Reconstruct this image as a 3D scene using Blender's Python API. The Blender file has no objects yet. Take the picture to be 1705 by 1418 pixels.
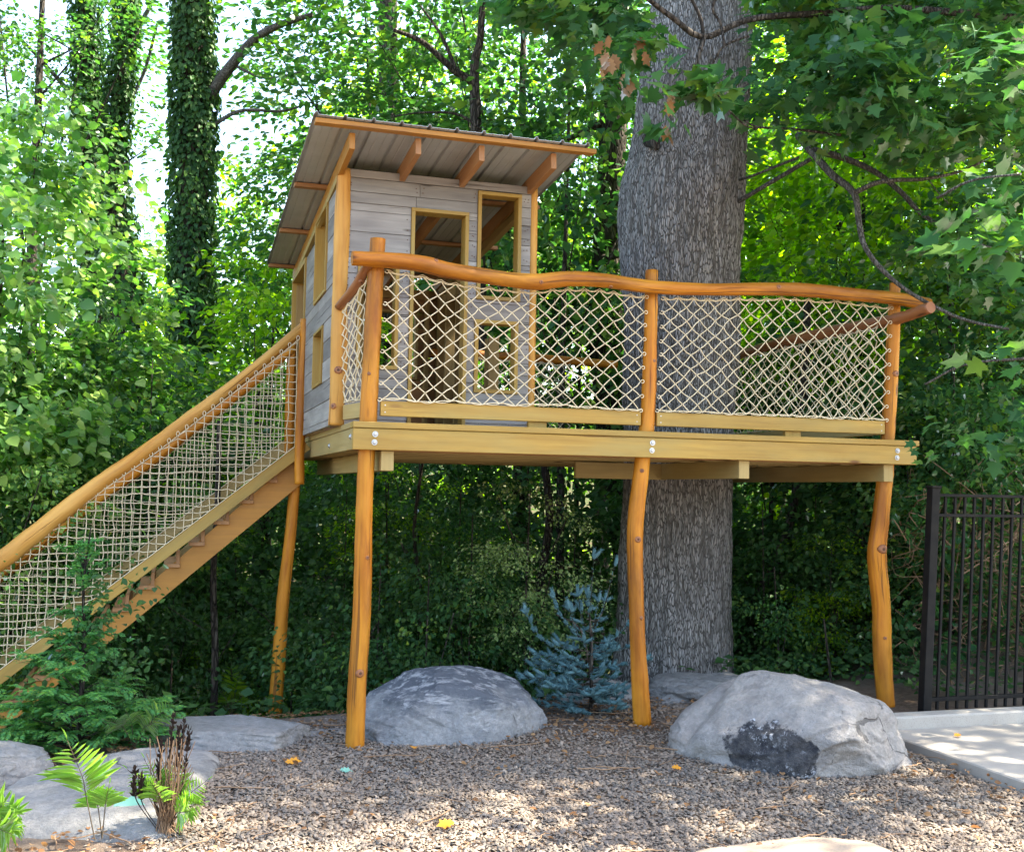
import bpy, math, random
import numpy as np
from mathutils import Vector, Matrix, noise

# ------------------------------------------------------------------ camera, world, sun, exposure
sc = bpy.context.scene
CAM = np.array([-1.07, -6.94, -0.417]); FPX = 1836.0
YAW, PITCH, ROLL = 0.296, 0.058, 0.0175
_f = np.array([math.sin(YAW)*math.cos(PITCH), math.cos(YAW)*math.cos(PITCH), math.sin(PITCH)])
_r = np.array([math.cos(YAW), -math.sin(YAW), 0.0]); _u = np.cross(_r, _f)
RIGHT = _r*math.cos(ROLL)+_u*math.sin(ROLL); UP = -_r*math.sin(ROLL)+_u*math.cos(ROLL); FWD = _f
cam = bpy.data.cameras.new('camera'); camo = bpy.data.objects.new('camera', cam)
sc.collection.objects.link(camo)
M = Matrix.Identity(4)
for i in range(3):
    M[i][0] = RIGHT[i]; M[i][1] = UP[i]; M[i][2] = -FWD[i]; M[i][3] = CAM[i]
camo.matrix_world = M
cam.sensor_width = 36; cam.lens = 36*FPX/1705; cam.clip_start = 0.05; cam.clip_end = 600
sc.camera = camo

SUN_EL, SUN_AZ = 58.0, 98.0        # azimuth from +Y towards +X
w = bpy.data.worlds.new('World'); sc.world = w; w.use_nodes = True
nt = w.node_tree; bg = nt.nodes['Background']
sky = nt.nodes.new('ShaderNodeTexSky'); sky.sky_type = 'NISHITA'; sky.sun_disc = False
sky.sun_elevation = math.radians(SUN_EL); sky.sun_rotation = math.radians(SUN_AZ)
sky.dust_density = 2.0; sky.air_density = 1.0
nt.links.new(sky.outputs[0], bg.inputs[0]); bg.inputs[1].default_value = 0.15
sl = bpy.data.lights.new('sun', 'SUN'); slo = bpy.data.objects.new('sun', sl); sc.collection.objects.link(slo)
sl.energy = 5.0; sl.angle = math.radians(0.6); sl.color = (1.0, 0.93, 0.80)
sd = Vector((math.sin(math.radians(SUN_AZ))*math.cos(math.radians(SUN_EL)),
             math.cos(math.radians(SUN_AZ))*math.cos(math.radians(SUN_EL)), math.sin(math.radians(SUN_EL))))
slo.rotation_euler = sd.to_track_quat('Z', 'Y').to_euler(); slo.location = (0, 0, 30)
sc.view_settings.view_transform = 'Standard'; sc.view_settings.look = 'None'
sc.view_settings.gamma = 1; sc.view_settings.use_curve_mapping = False
sc.view_settings.exposure = 2.65
sc.view_settings.use_white_balance = True; sc.view_settings.white_balance_temperature = 7050; sc.view_settings.white_balance_tint = 8
cy = sc.cycles
cy.max_bounces = 7; cy.diffuse_bounces = 4; cy.glossy_bounces = 2; cy.transmission_bounces = 4; cy.transparent_max_bounces = 4
cy.use_denoising = True; cy.caustics_reflective = False; cy.caustics_refractive = False
cy.sample_clamp_indirect = 6

def pr(X):
    d = np.asarray(X, float)-CAM; z = d@FWD
    return 852.5+FPX*(d@RIGHT)/z, 709-FPX*(d@UP)/z
def ray(x, y): return FWD+RIGHT*(x-852.5)/FPX-UP*(y-709)/FPX
def PD(x, y, dep): return CAM+ray(x, y)*dep
def PY(x, y, Y): d = ray(x, y); return CAM+d*((Y-CAM[1])/d[1])
def PX(x, y, X): d = ray(x, y); return CAM+d*((X-CAM[0])/d[0])
def PZ(x, y, Z): d = ray(x, y); return CAM+d*((Z-CAM[2])/d[2])
rnd = random.Random(7); rng = np.random.default_rng(11)

# ------------------------------------------------------------------ object helpers
COL = sc.collection
def tag(o, label=None, cat=None, group=None, kind=None):
    if label: o['label'] = label
    if cat: o['category'] = cat
    if group: o['group'] = group
    if kind: o['kind'] = kind
    return o
def empty(name, loc=(0, 0, 0), label=None, cat=None, group=None):
    o = bpy.data.objects.new(name, None); COL.objects.link(o); o.location = loc; o.empty_display_size = .1
    return tag(o, label, cat, group)
def link(name, me, parent=None, mats=None):
    if mats:
        for m in (mats if isinstance(mats, (list, tuple)) else [mats]): me.materials.append(m)
    o = bpy.data.objects.new(name, me); COL.objects.link(o)
    if parent is not None:
        o.parent = parent
        bpyinv = Matrix.Translation(-absloc(parent)); o.matrix_parent_inverse = bpyinv
    return o
def absloc(o):
    v = Vector(o.location)
    if o.parent is not None and o.type == 'EMPTY': v = v
    # parents that are themselves parts sit at the origin of the world with a parent inverse
    return v if o.parent is None else Vector((0, 0, 0))
class MB:
    """collects verts/faces/uvs in world coordinates"""
    def __init__(s): s.v = []; s.f = []; s.uv = []; s.sm = []; s.mi = []
    def face(s, idx, uv, smooth=False, mi=0): s.f.append(idx); s.uv.append(uv); s.sm.append(smooth); s.mi.append(mi)
    def box(s, lo, hi, grain=0, bev=0.0, rot=None, mi=0):
        """axis box; rot: optional Matrix applied about its centre"""
        lo = Vector(lo); hi = Vector(hi); c = (lo+hi)/2; h = (hi-lo)/2
        off = (rnd.random()*3, rnd.random()*20)
        b = min(bev, min(h)*0.45)
        def P(sx, sy, sz, ax):
            q = [h.x*sx, h.y*sy, h.z*sz]
            for k in range(3):
                if k != ax: q[k] -= b*(1 if q[k] > 0 else -1)
            q = Vector(q)
            if rot is not None: q = rot @ q
            return tuple(c+q)
        ids = {}
        for sx in (-1, 1):
            for sy in (-1, 1):
                for sz in (-1, 1):
                    for ax in range(3):
                        if b > 0 or ax == 0:
                            ids[(sx, sy, sz, ax)] = len(s.v); s.v.append(P(sx, sy, sz, ax))
        def I(sx, sy, sz, ax): return ids[(sx, sy, sz, ax if b > 0 else 0)]
        def uvof(q3, ax):
            o = [k for k in range(3) if k != ax]
            g = grain if grain != ax else None
            if g is None: a, bb = q3[o[0]], q3[o[1]]*.35
            else:
                oth = [k for k in o if k != g][0]; a, bb = q3[oth]+ax*.37, q3[g]
            return (a+off[0], bb+off[1])
        hv = (h.x, h.y, h.z)
        for ax in range(3):
            o = [k for k in range(3) if k != ax]
            for sg in (-1, 1):
                cs = []
                for a, bb in ((-1, -1), (1, -1), (1, 1), (-1, 1)):
                    q = [0, 0, 0]; q[ax] = sg; q[o[0]] = a; q[o[1]] = bb; cs.append(q)
                flip = (sg < 0) != (ax == 1)
                if flip: cs = cs[::-1]
                s.face([I(*q, ax) for q in cs], [uvof([q[k]*hv[k] for k in range(3)], ax) for q in cs], False, mi)
        if b > 0:
            for ax in range(3):     # edges running along ax
                o = [k for k in range(3) if k != ax]
                for a in (-1, 1):
                    for bb in (-1, 1):
                        q0 = [0, 0, 0]; q0[o[0]] = a; q0[o[1]] = bb
                        qa = list(q0); qa[ax] = -1; qb = list(q0); qb[ax] = 1
                        ii = [I(*qa, o[0]), I(*qb, o[0]), I(*qb, o[1]), I(*qa, o[1])]
                        uu = [uvof([qq[k]*hv[k] for k in range(3)], o[0]) for qq in (qa, qb, qb, qa)]
                        if (a*bb > 0) == (ax == 1): ii = ii[::-1]; uu = uu[::-1]
                        s.face(ii, uu, False, mi)
            for sx in (-1, 1):
                for sy in (-1, 1):
                    for sz in (-1, 1):
                        ii = [I(sx, sy, sz, 0), I(sx, sy, sz, 1), I(sx, sy, sz, 2)]
                        if sx*sy*sz < 0: ii = ii[::-1]
                        s.face(ii, [off]*3, False, mi)
        return s
    def obox(s, a, b, wdt, hgt, upv=(0, 0, 1), bev=0.002, mi=0):
        """beam from a to b; wdt across, hgt along up"""
        a = Vector(a); b = Vector(b); d = (b-a); L = d.length; d.normalize()
        side = d.cross(Vector(upv)).normalized(); up = side.cross(d)
        R = Matrix((d, side, up)).transposed()
        c = (a+b)/2
        n0 = len(s.v)
        s.box((-L/2, -wdt/2, -hgt/2), (L/2, wdt/2, hgt/2), 0, bev, None, mi)
        for i in range(n0, len(s.v)): s.v[i] = tuple(c+R @ Vector(s.v[i]))
        return s
    def tube(s, pts, rad, sides=12, cap=True, lump=0.0, seed=0, flat=1.0, smooth=True, mi=0, uvs=1.0):
        pts = [Vector(p) for p in pts]; n = len(pts)
        if not hasattr(rad, '__len__'): rad = [rad]*n
        off = (rnd.random()*5, rnd.random()*20)
        t0 = (pts[1]-pts[0]).normalized()
        nx = t0.orthogonal().normalized()
        if abs(t0.z) > .7: nx = (Vector((1, 0, 0))-t0*t0.x).normalized()
        base = len(s.v); L = 0; Ls = []
        for i, p in enumerate(pts):
            t = (pts[min(i+1, n-1)]-pts[max(i-1, 0)]).normalized()
            nx = (nx-t*nx.dot(t)).normalized(); ny = t.cross(nx)
            if i: L += (p-pts[i-1]).length
            Ls.append(L)
            for k in range(sides):
                a = 2*math.pi*k/sides
                r = rad[i]
                if lump: r *= 1+lump*(noise.noise(Vector((math.cos(a)*.9+seed, math.sin(a)*.9, L*2.2+seed*3)))+.5*noise.noise(Vector((math.cos(a)*2+seed, math.sin(a)*2, L*7))))
                s.v.append(tuple(p+nx*(math.cos(a)*r)+ny*(math.sin(a)*r*flat)))
        rm = sum(rad)/n*uvs
        for i in range(n-1):
            for k in range(sides):
                k2 = (k+1) % sides
                u0, u1 = 2*math.pi*rm*k/sides+off[0], 2*math.pi*rm*(k+1)/sides+off[0]
                s.face([base+i*sides+k, base+i*sides+k2, base+(i+1)*sides+k2, base+(i+1)*sides+k],
                       [(u0, Ls[i]+off[1]), (u1, Ls[i]+off[1]), (u1, Ls[i+1]+off[1]), (u0, Ls[i+1]+off[1])], smooth, mi)
        if cap:
            for (b0, rev) in ((base, True), (base+(n-1)*sides, False)):
                ii = [b0+k for k in range(sides)]; uu = [(.02*math.cos(6.28*k/sides)+off[0], .02*math.sin(6.28*k/sides)+off[1]) for k in range(sides)]
                if rev: ii = ii[::-1]; uu = uu[::-1]
                s.face(ii, uu, False, mi)
        return s
    def poly(s, outline, a, b, axis=1, grain=0):
        """extrude a 2-D outline (in the plane normal to axis) between a and b on that axis"""
        o = [k for k in range(3) if k != axis]; base = len(s.v); n = len(outline)
        off = (rnd.random()*3, rnd.random()*20)
        for lv in (a, b):
            for (p, q) in outline:
                v = [0, 0, 0]; v[o[0]] = p; v[o[1]] = q; v[axis] = lv; s.v.append(tuple(v))
        uv = [(q+off[0], p+off[1]) for p, q in outline]
        s.face(list(range(base, base+n)), uv); s.face([base+n+i for i in range(n)][::-1], uv[::-1])
        for i in range(n):
            j = (i+1) % n
            s.face([base+i, base+n+i, base+n+j, base+j], [uv[i], (uv[i][0]+.03, uv[i][1]), (uv[j][0]+.03, uv[j][1]), uv[j]])
        return s
    def build(s, name, mats, parent=None):
        me = bpy.data.meshes.new(name); me.from_pydata(s.v, [], s.f)
        uvl = me.uv_layers.new(name='UVMap')
        flat = [c for u in s.uv for p in u for c in p]
        uvl.data.foreach_set('uv', flat)
        me.polygons.foreach_set('use_smooth', s.sm)
        if any(s.mi): me.polygons.foreach_set('material_index', s.mi)
        me.update()
        return link(name, me, parent, mats)

def np_mesh(name, V, F, smooth=False, mi=None):
    """V (n,3); F (m,k) int"""
    me = bpy.data.meshes.new(name); V = np.ascontiguousarray(V, np.float32); F = np.ascontiguousarray(F, np.int32)
    me.vertices.add(len(V)); me.vertices.foreach_set('co', V.ravel())
    m, k = F.shape
    me.loops.add(m*k); me.loops.foreach_set('vertex_index', F.ravel())
    me.polygons.add(m); me.polygons.foreach_set('loop_start', np.arange(0, m*k, k, dtype=np.int32))
    me.polygons.foreach_set('loop_total', np.full(m, k, np.int32))
    if smooth: me.polygons.foreach_set('use_smooth', np.ones(m, bool))
    me.update(calc_edges=True)
    return me

# ------------------------------------------------------------------ materials
def newmat(name):
    m = bpy.data.materials.new(name); m.use_nodes = True
    n = m.node_tree; n.nodes.clear(); out = n.nodes.new('ShaderNodeOutputMaterial'); return m, n, out
class G:
    def __init__(s, n): s.n = n
    def node(s, t, **kw):
        x = s.n.nodes.new(t)
        for k, v in kw.items():
            if k.startswith('i_'):
                key = k[2:]; key = int(key) if key.isdigit() else key.replace('_', ' ')
                if isinstance(v, bpy.types.NodeSocket): s.n.links.new(v, x.inputs[key])
                else: x.inputs[key].default_value = v
            else: setattr(x, k, v)
        return x
    def ramp(s, fac, stops, interp='LINEAR'):
        x = s.n.nodes.new('ShaderNodeValToRGB'); x.color_ramp.interpolation = interp
        e = x.color_ramp.elements
        while len(e) < len(stops): e.new(.5)
        for i, (p, c) in enumerate(stops):
            e[i].position = p; e[i].color = (c, c, c, 1) if not hasattr(c, '__len__') else (*c[:3], 1)
        s.n.links.new(fac, x.inputs[0]); return x.outputs[0]
    def mix(s, fac, a, b, mode='MIX'):
        x = s.n.nodes.new('ShaderNodeMix'); x.data_type = 'RGBA'; x.blend_type = mode
        for v, i in ((fac, 0), (a, 6), (b, 7)):
            if isinstance(v, bpy.types.NodeSocket): s.n.links.new(v, x.inputs[i])
            elif i == 0: x.inputs[0].default_value = v
            else: x.inputs[i].default_value = (*v[:3], 1)
        return x.outputs[2]
    def math(s, op, a, b=0.0, clamp=False):
        x = s.n.nodes.new('ShaderNodeMath'); x.operation = op; x.use_clamp = clamp
        for i, v in enumerate((a, b)):
            if isinstance(v, bpy.types.NodeSocket): s.n.links.new(v, x.inputs[i])
            else: x.inputs[i].default_value = v
        return x.outputs[0]
    def mapping(s, vec, scale=(1, 1, 1), loc=(0, 0, 0)):
        x = s.n.nodes.new('ShaderNodeMapping'); s.n.links.new(vec, x.inputs[0])
        x.inputs['Scale'].default_value = scale
        if isinstance(loc, bpy.types.NodeSocket): s.n.links.new(loc, x.inputs['Location'])
        else: x.inputs['Location'].default_value = loc
        return x.outputs[0]
    def noise(s, vec, scale=1, detail=4, rough=.55, dist=0):
        x = s.node('ShaderNodeTexNoise', i_Scale=scale, i_Detail=detail, i_Roughness=rough, i_Distortion=dist)
        s.n.links.new(vec, x.inputs['Vector']); return x.outputs[0]
    def vor(s, vec, scale=1, feature='F1', rnd_=1.0):
        x = s.node('ShaderNodeTexVoronoi', feature=feature, i_Scale=scale, i_Randomness=rnd_)
        s.n.links.new(vec, x.inputs['Vector']); return x
    def bump(s, h, strength=.3, dist=.01, normal=None):
        x = s.node('ShaderNodeBump', i_Strength=strength, i_Distance=dist); s.n.links.new(h, x.inputs['Height'])
        if normal: s.n.links.new(normal, x.inputs['Normal'])
        return x.outputs[0]
    def bsdf(s, out, color, rough=.6, spec=.4, normal=None, metallic=0, coat=0):
        x = s.n.nodes.new('ShaderNodeBsdfPrincipled')
        for v, k in ((color, 'Base Color'), (rough, 'Roughness'), (normal, 'Normal')):
            if v is None: continue
            if isinstance(v, bpy.types.NodeSocket): s.n.links.new(v, x.inputs[k])
            elif k == 'Base Color': x.inputs[k].default_value = (*v[:3], 1)
            else: x.inputs[k].default_value = v
        x.inputs['Specular IOR Level'].default_value = spec; x.inputs['Metallic'].default_value = metallic
        x.inputs['Coat Weight'].default_value = coat
        s.n.links.new(x.outputs[0], out.inputs[0]); return x

def wood(name, a, b, c, dark=(.10, .04, .015), knot=.5, rough=.5, spec=.4, grain=(60, 2.4), crack=.7, var=.25, coat=0.0, blotch=.6, bumps=.35, weather=.35):
    m, n, out = newmat(name); g = G(n)
    uv = n.nodes.new('ShaderNodeUVMap').outputs[0]
    oi = n.nodes.new('ShaderNodeObjectInfo').outputs['Random']
    offv = g.node('ShaderNodeCombineXYZ', i_0=g.math('MULTIPLY', oi, 37.0), i_1=g.math('MULTIPLY', oi, 91.0)).outputs[0]
    base = g.mapping(uv, (1, 1, 1), offv)
    wob = g.noise(g.mapping(base, (5, 1.6, 1)), 1, 2)
    wv = g.node('ShaderNodeCombineXYZ', i_0=g.math('MULTIPLY', wob, .05)).outputs[0]
    bw = g.node('ShaderNodeVectorMath', operation='ADD', i_0=base, i_1=wv).outputs[0]
    g1 = g.noise(g.mapping(bw, (grain[0], grain[1], 1)), 1, 5, .62)
    g2 = g.noise(g.mapping(base, (7, 1.3, 1)), 1, 3)
    col = g.mix(g.ramp(g1, [(.32, 0), (.68, 1)]), a, b)
    col = g.mix(g.math('MULTIPLY', g.ramp(g2, [(.4, 0), (.7, 1)]), blotch), col, c)
    # knots
    kv = g.vor(g.mapping(base, (7.5, 2.1, 1)), 1)
    kd = g.ramp(kv.outputs['Distance'], [(.055, 1), (.13, 0)])
    sel = g.node('ShaderNodeSeparateColor', i_0=kv.outputs['Color']).outputs[0]
    kd = g.math('MULTIPLY', kd, g.ramp(sel, [(max(0, .98-knot), 0), (1.0-knot+.02, 1)]))
    col = g.mix(kd, col, dark)
    wz = g.noise(g.mapping(base, (4, .8, 1)), 1, 5, .65)
    col = g.mix(g.math('MULTIPLY', g.ramp(wz, [(.46, 0), (.66, 1)]), weather), col, tuple(x*.45 for x in b))
    # checks / cracks along the grain
    cr = g.noise(g.mapping(bw, (grain[0]*1.3, .9, 1)), 1, 2, .4)
    cm = g.ramp(cr, [(crack, 0), (crack+.035, 1)])
    col = g.mix(g.math('MULTIPLY', cm, .7), col, dark)
    # piece to piece variation
    v = g.math('ADD', g.math('MULTIPLY', oi, var), 1-var*.5)
    vc = g.node('ShaderNodeCombineXYZ', i_0=v, i_1=v, i_2=v).outputs[0]
    col = g.mix(1.0, col, vc, 'MULTIPLY')
    h = g.math('SUBTRACT', g.math('SUBTRACT', g1, g.math('MULTIPLY', cm, .9)), g.math('MULTIPLY', kd, .6))
    nrm = g.bump(h, bumps, .004)
    r = g.ramp(g1, [(.3, rough+.12), (.7, rough-.08)])
    g.bsdf(out, col, r, spec, nrm, 0, coat)
    return m
LOG = wood('stained_log', (.50, .180, .010), (.28, .075, .004), (.55, .235, .022), (.09, .03, .008), .68, .5, .28, (38, 1.1), .625, .12, .02, .9, 1.0, .75)
LOGP = wood('pale_peeled_log', (.56, .27, .052), (.38, .155, .022), (.60, .34, .09), (.13, .045, .015), .6, .55, .28, (38, 1.1), .625, .12, .0, .9, .9)
LOGR = wood('dark_stained_log', (.27, .10, .035), (.19, .062, .022), (.34, .15, .055), (.07, .025, .012), .3, .45, .4, (42, 1.6), .68, .12, .1, .5)
LUM = wood('treated_lumber', (.41, .255, .058), (.29, .165, .032), (.30, .22, .07), (.14, .06, .02), .42, .55, .3, (34, 1.1), .70, .16, 0, .8, .4)
LUMD = wood('olive_lumber', (.40, .29, .12), (.32, .225, .08), (.28, .22, .10), (.10, .055, .025), .25, .6, .3, (38, 1.3), .72, .2, 0, .6, .25)
LUMB = wood('brown_lumber', (.33, .165, .07), (.25, .115, .045), (.38, .21, .10), (.08, .03, .015), .3, .6, .3, (38, 1.3), .7, .2, 0, .6, .25)
LUMS = wood('stair_lumber', (.42, .195, .036), (.31, .13, .020), (.38, .185, .045), (.12, .05, .02), .3, .5, .35, (38, 1.3), .71, .14, 0, .6, .25)
GREY = wood('weathered_plank', (.335, .312, .285), (.25, .235, .22), (.18, .165, .155), (.06, .05, .045), .5, .8, .15, (48, 1.8), .66, .42, 0, 1.0, .55)
INNER = wood('inner_lumber', (.36, .25, .105), (.28, .18, .07), (.25, .17, .08), (.08, .04, .02), .25, .7, .2, (38, 1.3), .7, .2, 0, .6, .25)

def simple(name, col, rough=.6, spec=.4, metallic=0, bumpscale=None, strength=.2, dist=.003, var=0.0, col2=None, nscale=6):
    m, n, out = newmat(name); g = G(n)
    tc = n.nodes.new('ShaderNodeTexCoord').outputs['Object']
    c = g.mix(g.ramp(g.noise(tc, nscale, 5, .6), [(.35, 0), (.65, 1)]), col, col2 or tuple(x*.75 for x in col))
    if var:
        oi = n.nodes.new('ShaderNodeObjectInfo').outputs['Random']
        v = g.math('ADD', g.math('MULTIPLY', oi, var), 1-var/2)
        c = g.mix(1.0, c, g.node('ShaderNodeCombineXYZ', i_0=v, i_1=v, i_2=v).outputs[0], 'MULTIPLY')
    nrm = g.bump(g.noise(tc, bumpscale, 4), strength, dist) if bumpscale else None
    g.bsdf(out, c, rough, spec, nrm, metallic); return m
ROPE = simple('manila_rope', (.66, .57, .40), .85, .2, 0, 400, .6, .002, col2=(.60, .50, .33), nscale=14)
ROOFM = simple('brown_roof_metal', (.40, .43, .46), .42, .5, .15, 30, .05, .002, col2=(.33, .35, .37), nscale=3)
STEEL = simple('galvanised_bolt', (.55, .56, .58), .4, .5, .8, 200, .1)
BLACK = simple('black_fence_paint', (.006, .006, .007), .6, .12, 0, 60, .12, .002, col2=(.013, .012, .011), nscale=10)

def concrete(name, a, b, spots):
    m, n, out = newmat(name); g = G(n); tc = n.nodes.new('ShaderNodeTexCoord').outputs['Object']
    c = g.mix(g.ramp(g.noise(tc, 2.2, 6, .65), [(.35, 0), (.68, 1)]), a, b)
    c = g.mix(g.math('MULTIPLY', g.ramp(g.noise(tc, 160, 2), [(.55, 0), (.7, 1)]), .5), c, spots)
    c = g.mix(g.math('MULTIPLY', g.ramp(g.noise(tc, 9, 4, .7), [(.58, 0), (.75, 1)]), .45), c, tuple(x*.6 for x in b))
    g.bsdf(out, c, .85, .25, g.bump(g.noise(tc, 180, 3), .35, .003)); return m
CONC = concrete('concrete', (.36, .33, .295), (.29, .26, .23), (.24, .21, .19))
KERB = concrete('kerb_concrete', (.40, .37, .33), (.32, .29, .26), (.2, .18, .16))

def stone(name, a, b, c, vein=(.55, .55, .56), lichen=.5, dark_patch=None, vs=3.0, warm=0.35, top_dark=False):
    m, n, out = newmat(name); g = G(n); tc = n.nodes.new('ShaderNodeTexCoord').outputs['Object']
    w1 = g.noise(g.mapping(tc, (1.0, 1.0, 2.2)), 1.6, 6, .6, 1.0)
    col = g.mix(g.ramp(w1, [(.34, 0), (.62, 1)]), a, b)
    # foliated veins following warped layers
    wv = g.node('ShaderNodeTexWave', wave_type='BANDS', bands_direction='DIAGONAL', i_Scale=vs, i_Distortion=16.0, i_Detail=6.0, i_Detail_Scale=1.1, i_Detail_Roughness=.65)
    n.links.new(g.mapping(tc, (.6, .6, 1.8)), wv.inputs[0])
    vm = g.math('MULTIPLY', g.ramp(wv.outputs[1], [(.70, 0), (.97, 1)]), g.ramp(g.noise(tc, 26, 5, .75), [(.42, 0), (.6, 1)]))
    vm = g.math('MULTIPLY', vm, g.ramp(g.noise(tc, 3.5, 4), [(.42, 0), (.62, .8)]))
    col = g.mix(vm, col, vein)
    col = g.mix(g.math('MULTIPLY', g.ramp(g.noise(tc, 3.1, 5, .7), [(.5, 0), (.72, 1)]), .6), col, c)
    col = g.mix(g.math('MULTIPLY', g.ramp(g.noise(tc, 45, 4, .7), [(.52, 0), (.66, 1)]), .5), col, tuple(x*1.5 for x in a))
    # fine dark cracks
    v = g.vor(g.mapping(tc, (1, 1, 1.6)), 2.0, 'DISTANCE_TO_EDGE')
    wob = g.noise(tc, 6, 4)
    ck = g.ramp(g.math('ADD', v.outputs[0], g.math('MULTIPLY', g.math('SUBTRACT', wob, .5), .22)), [(.0, 1), (.011, 0)])
    ck = g.math('MULTIPLY', ck, g.ramp(g.noise(tc, 1.7, 2), [(.5, 0), (.6, .75)]))
    col = g.mix(ck, col, (.05, .045, .045))
    # tannin/soil stain near the ground contact
    sz = g.node('ShaderNodeSeparateXYZ', i_0=n.nodes.new('ShaderNodeTexCoord').outputs['Object']).outputs[2]
    st = g.ramp(g.math('ADD', sz, g.math('MULTIPLY', g.noise(tc, 5, 4), .12)), [(-.14+.0, warm), (.10, 0)]) if False else None
    if dark_patch:
        (px, py, pz), (sx, sy, sz_) = dark_patch
        dv = g.mapping(tc, (1/sx, 1/sy, 1/sz_), (-px/sx, -py/sy, -pz/sz_))
        ln = g.node('ShaderNodeVectorMath', operation='LENGTH', i_0=dv).outputs['Value']
        ln = g.math('ADD', ln, g.math('MULTIPLY', g.math('SUBTRACT', g.noise(tc, 7, 8, .7), .5), 1.5))
        pm = g.ramp(ln, [(.86, 1), (.96, 0)])
        sp = g.ramp(g.noise(tc, 26, 6, .8), [(.53, 0), (.58, 1)])
        sp = g.math('MULTIPLY', sp, g.ramp(g.noise(tc, 6, 3), [(.42, 0), (.56, 1)]))
        pc = g.mix(sp, g.mix(g.noise(tc, 20, 4), (.012, .014, .02), (.035, .037, .045)), (.55, .56, .6))
        col = g.mix(pm, col, pc)
    h = g.math('ADD', g.noise(tc, 7, 10, .72), g.math('MULTIPLY', g.noise(tc, 70, 4, .7), .3))
    h = g.math('SUBTRACT', h, g.math('MULTIPLY', ck, .4)); h = g.math('ADD', h, g.math('MULTIPLY', vm, .15))
    col = g.mix(g.ramp(g.noise(tc, 14, 8, .8), [(.40, 0), (.62, .55)]), col, tuple(x*.5 for x in a))
    if top_dark:
        zz = g.node('ShaderNodeSeparateXYZ', i_0=tc)
        td = g.ramp(g.math('ADD', zz.outputs[2], g.math('MULTIPLY', g.math('SUBTRACT', g.noise(tc, 4, 7, .7), .5), .5)), [(.20, 0), (.30, 1)])
        stv = g.ramp(g.noise(g.mapping(tc, (5, 14, 30)), 1, 5, .7), [(.5, 0), (.62, .75)])
        col = g.mix(td, col, g.mix(stv, (.085, .095, .115), (.40, .41, .43)))
    g.bsdf(out, col, .82, .25, g.bump(h, .9, .035)); return m
STONE_A = stone('boulder_grey', (.19, .20, .215), (.27, .272, .275), (.32, .295, .27), (.48, .48, .49), top_dark=True)
STONE_B = stone('boulder_tan', (.27, .255, .25), (.35, .325, .30), (.36, .30, .255), (.42, .40, .39), dark_patch=((-.27, -.36, .13), (.27, .40, .17)))
STONE_C = stone('slab_stone', (.20, .20, .20), (.28, .27, .265), (.32, .285, .25), (.38, .37, .37), vs=6)

def bark(name, a, b, crev, sc_=(34, 34, 7.5), rough=.9, dist=.035):
    m, n, out = newmat(name); g = G(n); tc = n.nodes.new('ShaderNodeTexCoord').outputs['Object']
    wob = g.node('ShaderNodeTexNoise', i_Scale=4.0, i_Detail=3.0); n.links.new(tc, wob.inputs['Vector'])
    tw = g.node('ShaderNodeVectorMath', operation='SCALE', i_0=wob.outputs['Color']); tw.inputs['Scale'].default_value = .07
    t2 = g.node('ShaderNodeVectorMath', operation='ADD', i_0=tc, i_1=tw.outputs[0]).outputs[0]
    v = g.vor(g.mapping(t2, sc_), 1, 'DISTANCE_TO_EDGE')
    e = g.ramp(v.outputs[0], [(.0, 0), (.16, .75), (.5, 1)])
    n2 = g.noise(g.mapping(tc, (sc_[0]*1.4, sc_[1]*1.4, sc_[2]*.9)), 1, 5, .7)
    fis = g.ramp(g.noise(g.mapping(t2, (sc_[0]*.55, sc_[1]*.55, sc_[2]*.16)), 1, 4, .6), [(.40, .25), (.52, 1)])
    h = g.math('MULTIPLY', g.math('MULTIPLY', e, fis), g.math('ADD', g.math('MULTIPLY', n2, .8), .5))
    big = g.ramp(g.noise(g.mapping(tc, (1.6, 1.6, .8)), 1, 4), [(.38, 0), (.62, 1)])
    col = g.mix(big, a, b)
    col = g.mix(g.ramp(h, [(.15, 1), (.62, 0)]), col, crev)
    col = g.mix(g.math('MULTIPLY', g.ramp(n2, [(.5, 0), (.75, 1)]), .45), col, tuple(min(1, x*1.55) for x in a))
    g.bsdf(out, col, rough, .2, g.bump(h, .95, dist)); return m
OAKBARK = bark('oak_bark', (.44, .42, .41), (.31, .29, .28), (.075, .068, .062), (66, 66, 11), dist=.028)
BARK = bark('dark_bark', (.075, .06, .048), (.10, .085, .07), (.02, .016, .013), (26, 26, 6))
GREYBARK = bark('lichen_bark', (.17, .165, .155), (.11, .10, .09), (.04, .036, .03), (60, 60, 14), dist=.01)
TWIG = simple('dry_twig', (.30, .19, .115), .8, .2, 0, 80, .3, col2=(.17, .105, .065), nscale=5)
VINE = simple('dry_vine', (.33, .22, .14), .8, .2, 0, 80, .3, col2=(.25, .15, .09), nscale=5)
TWIGG = simple('twig', (.10, .075, .05), .8, .2, 0, 80, .3, nscale=5)

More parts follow.
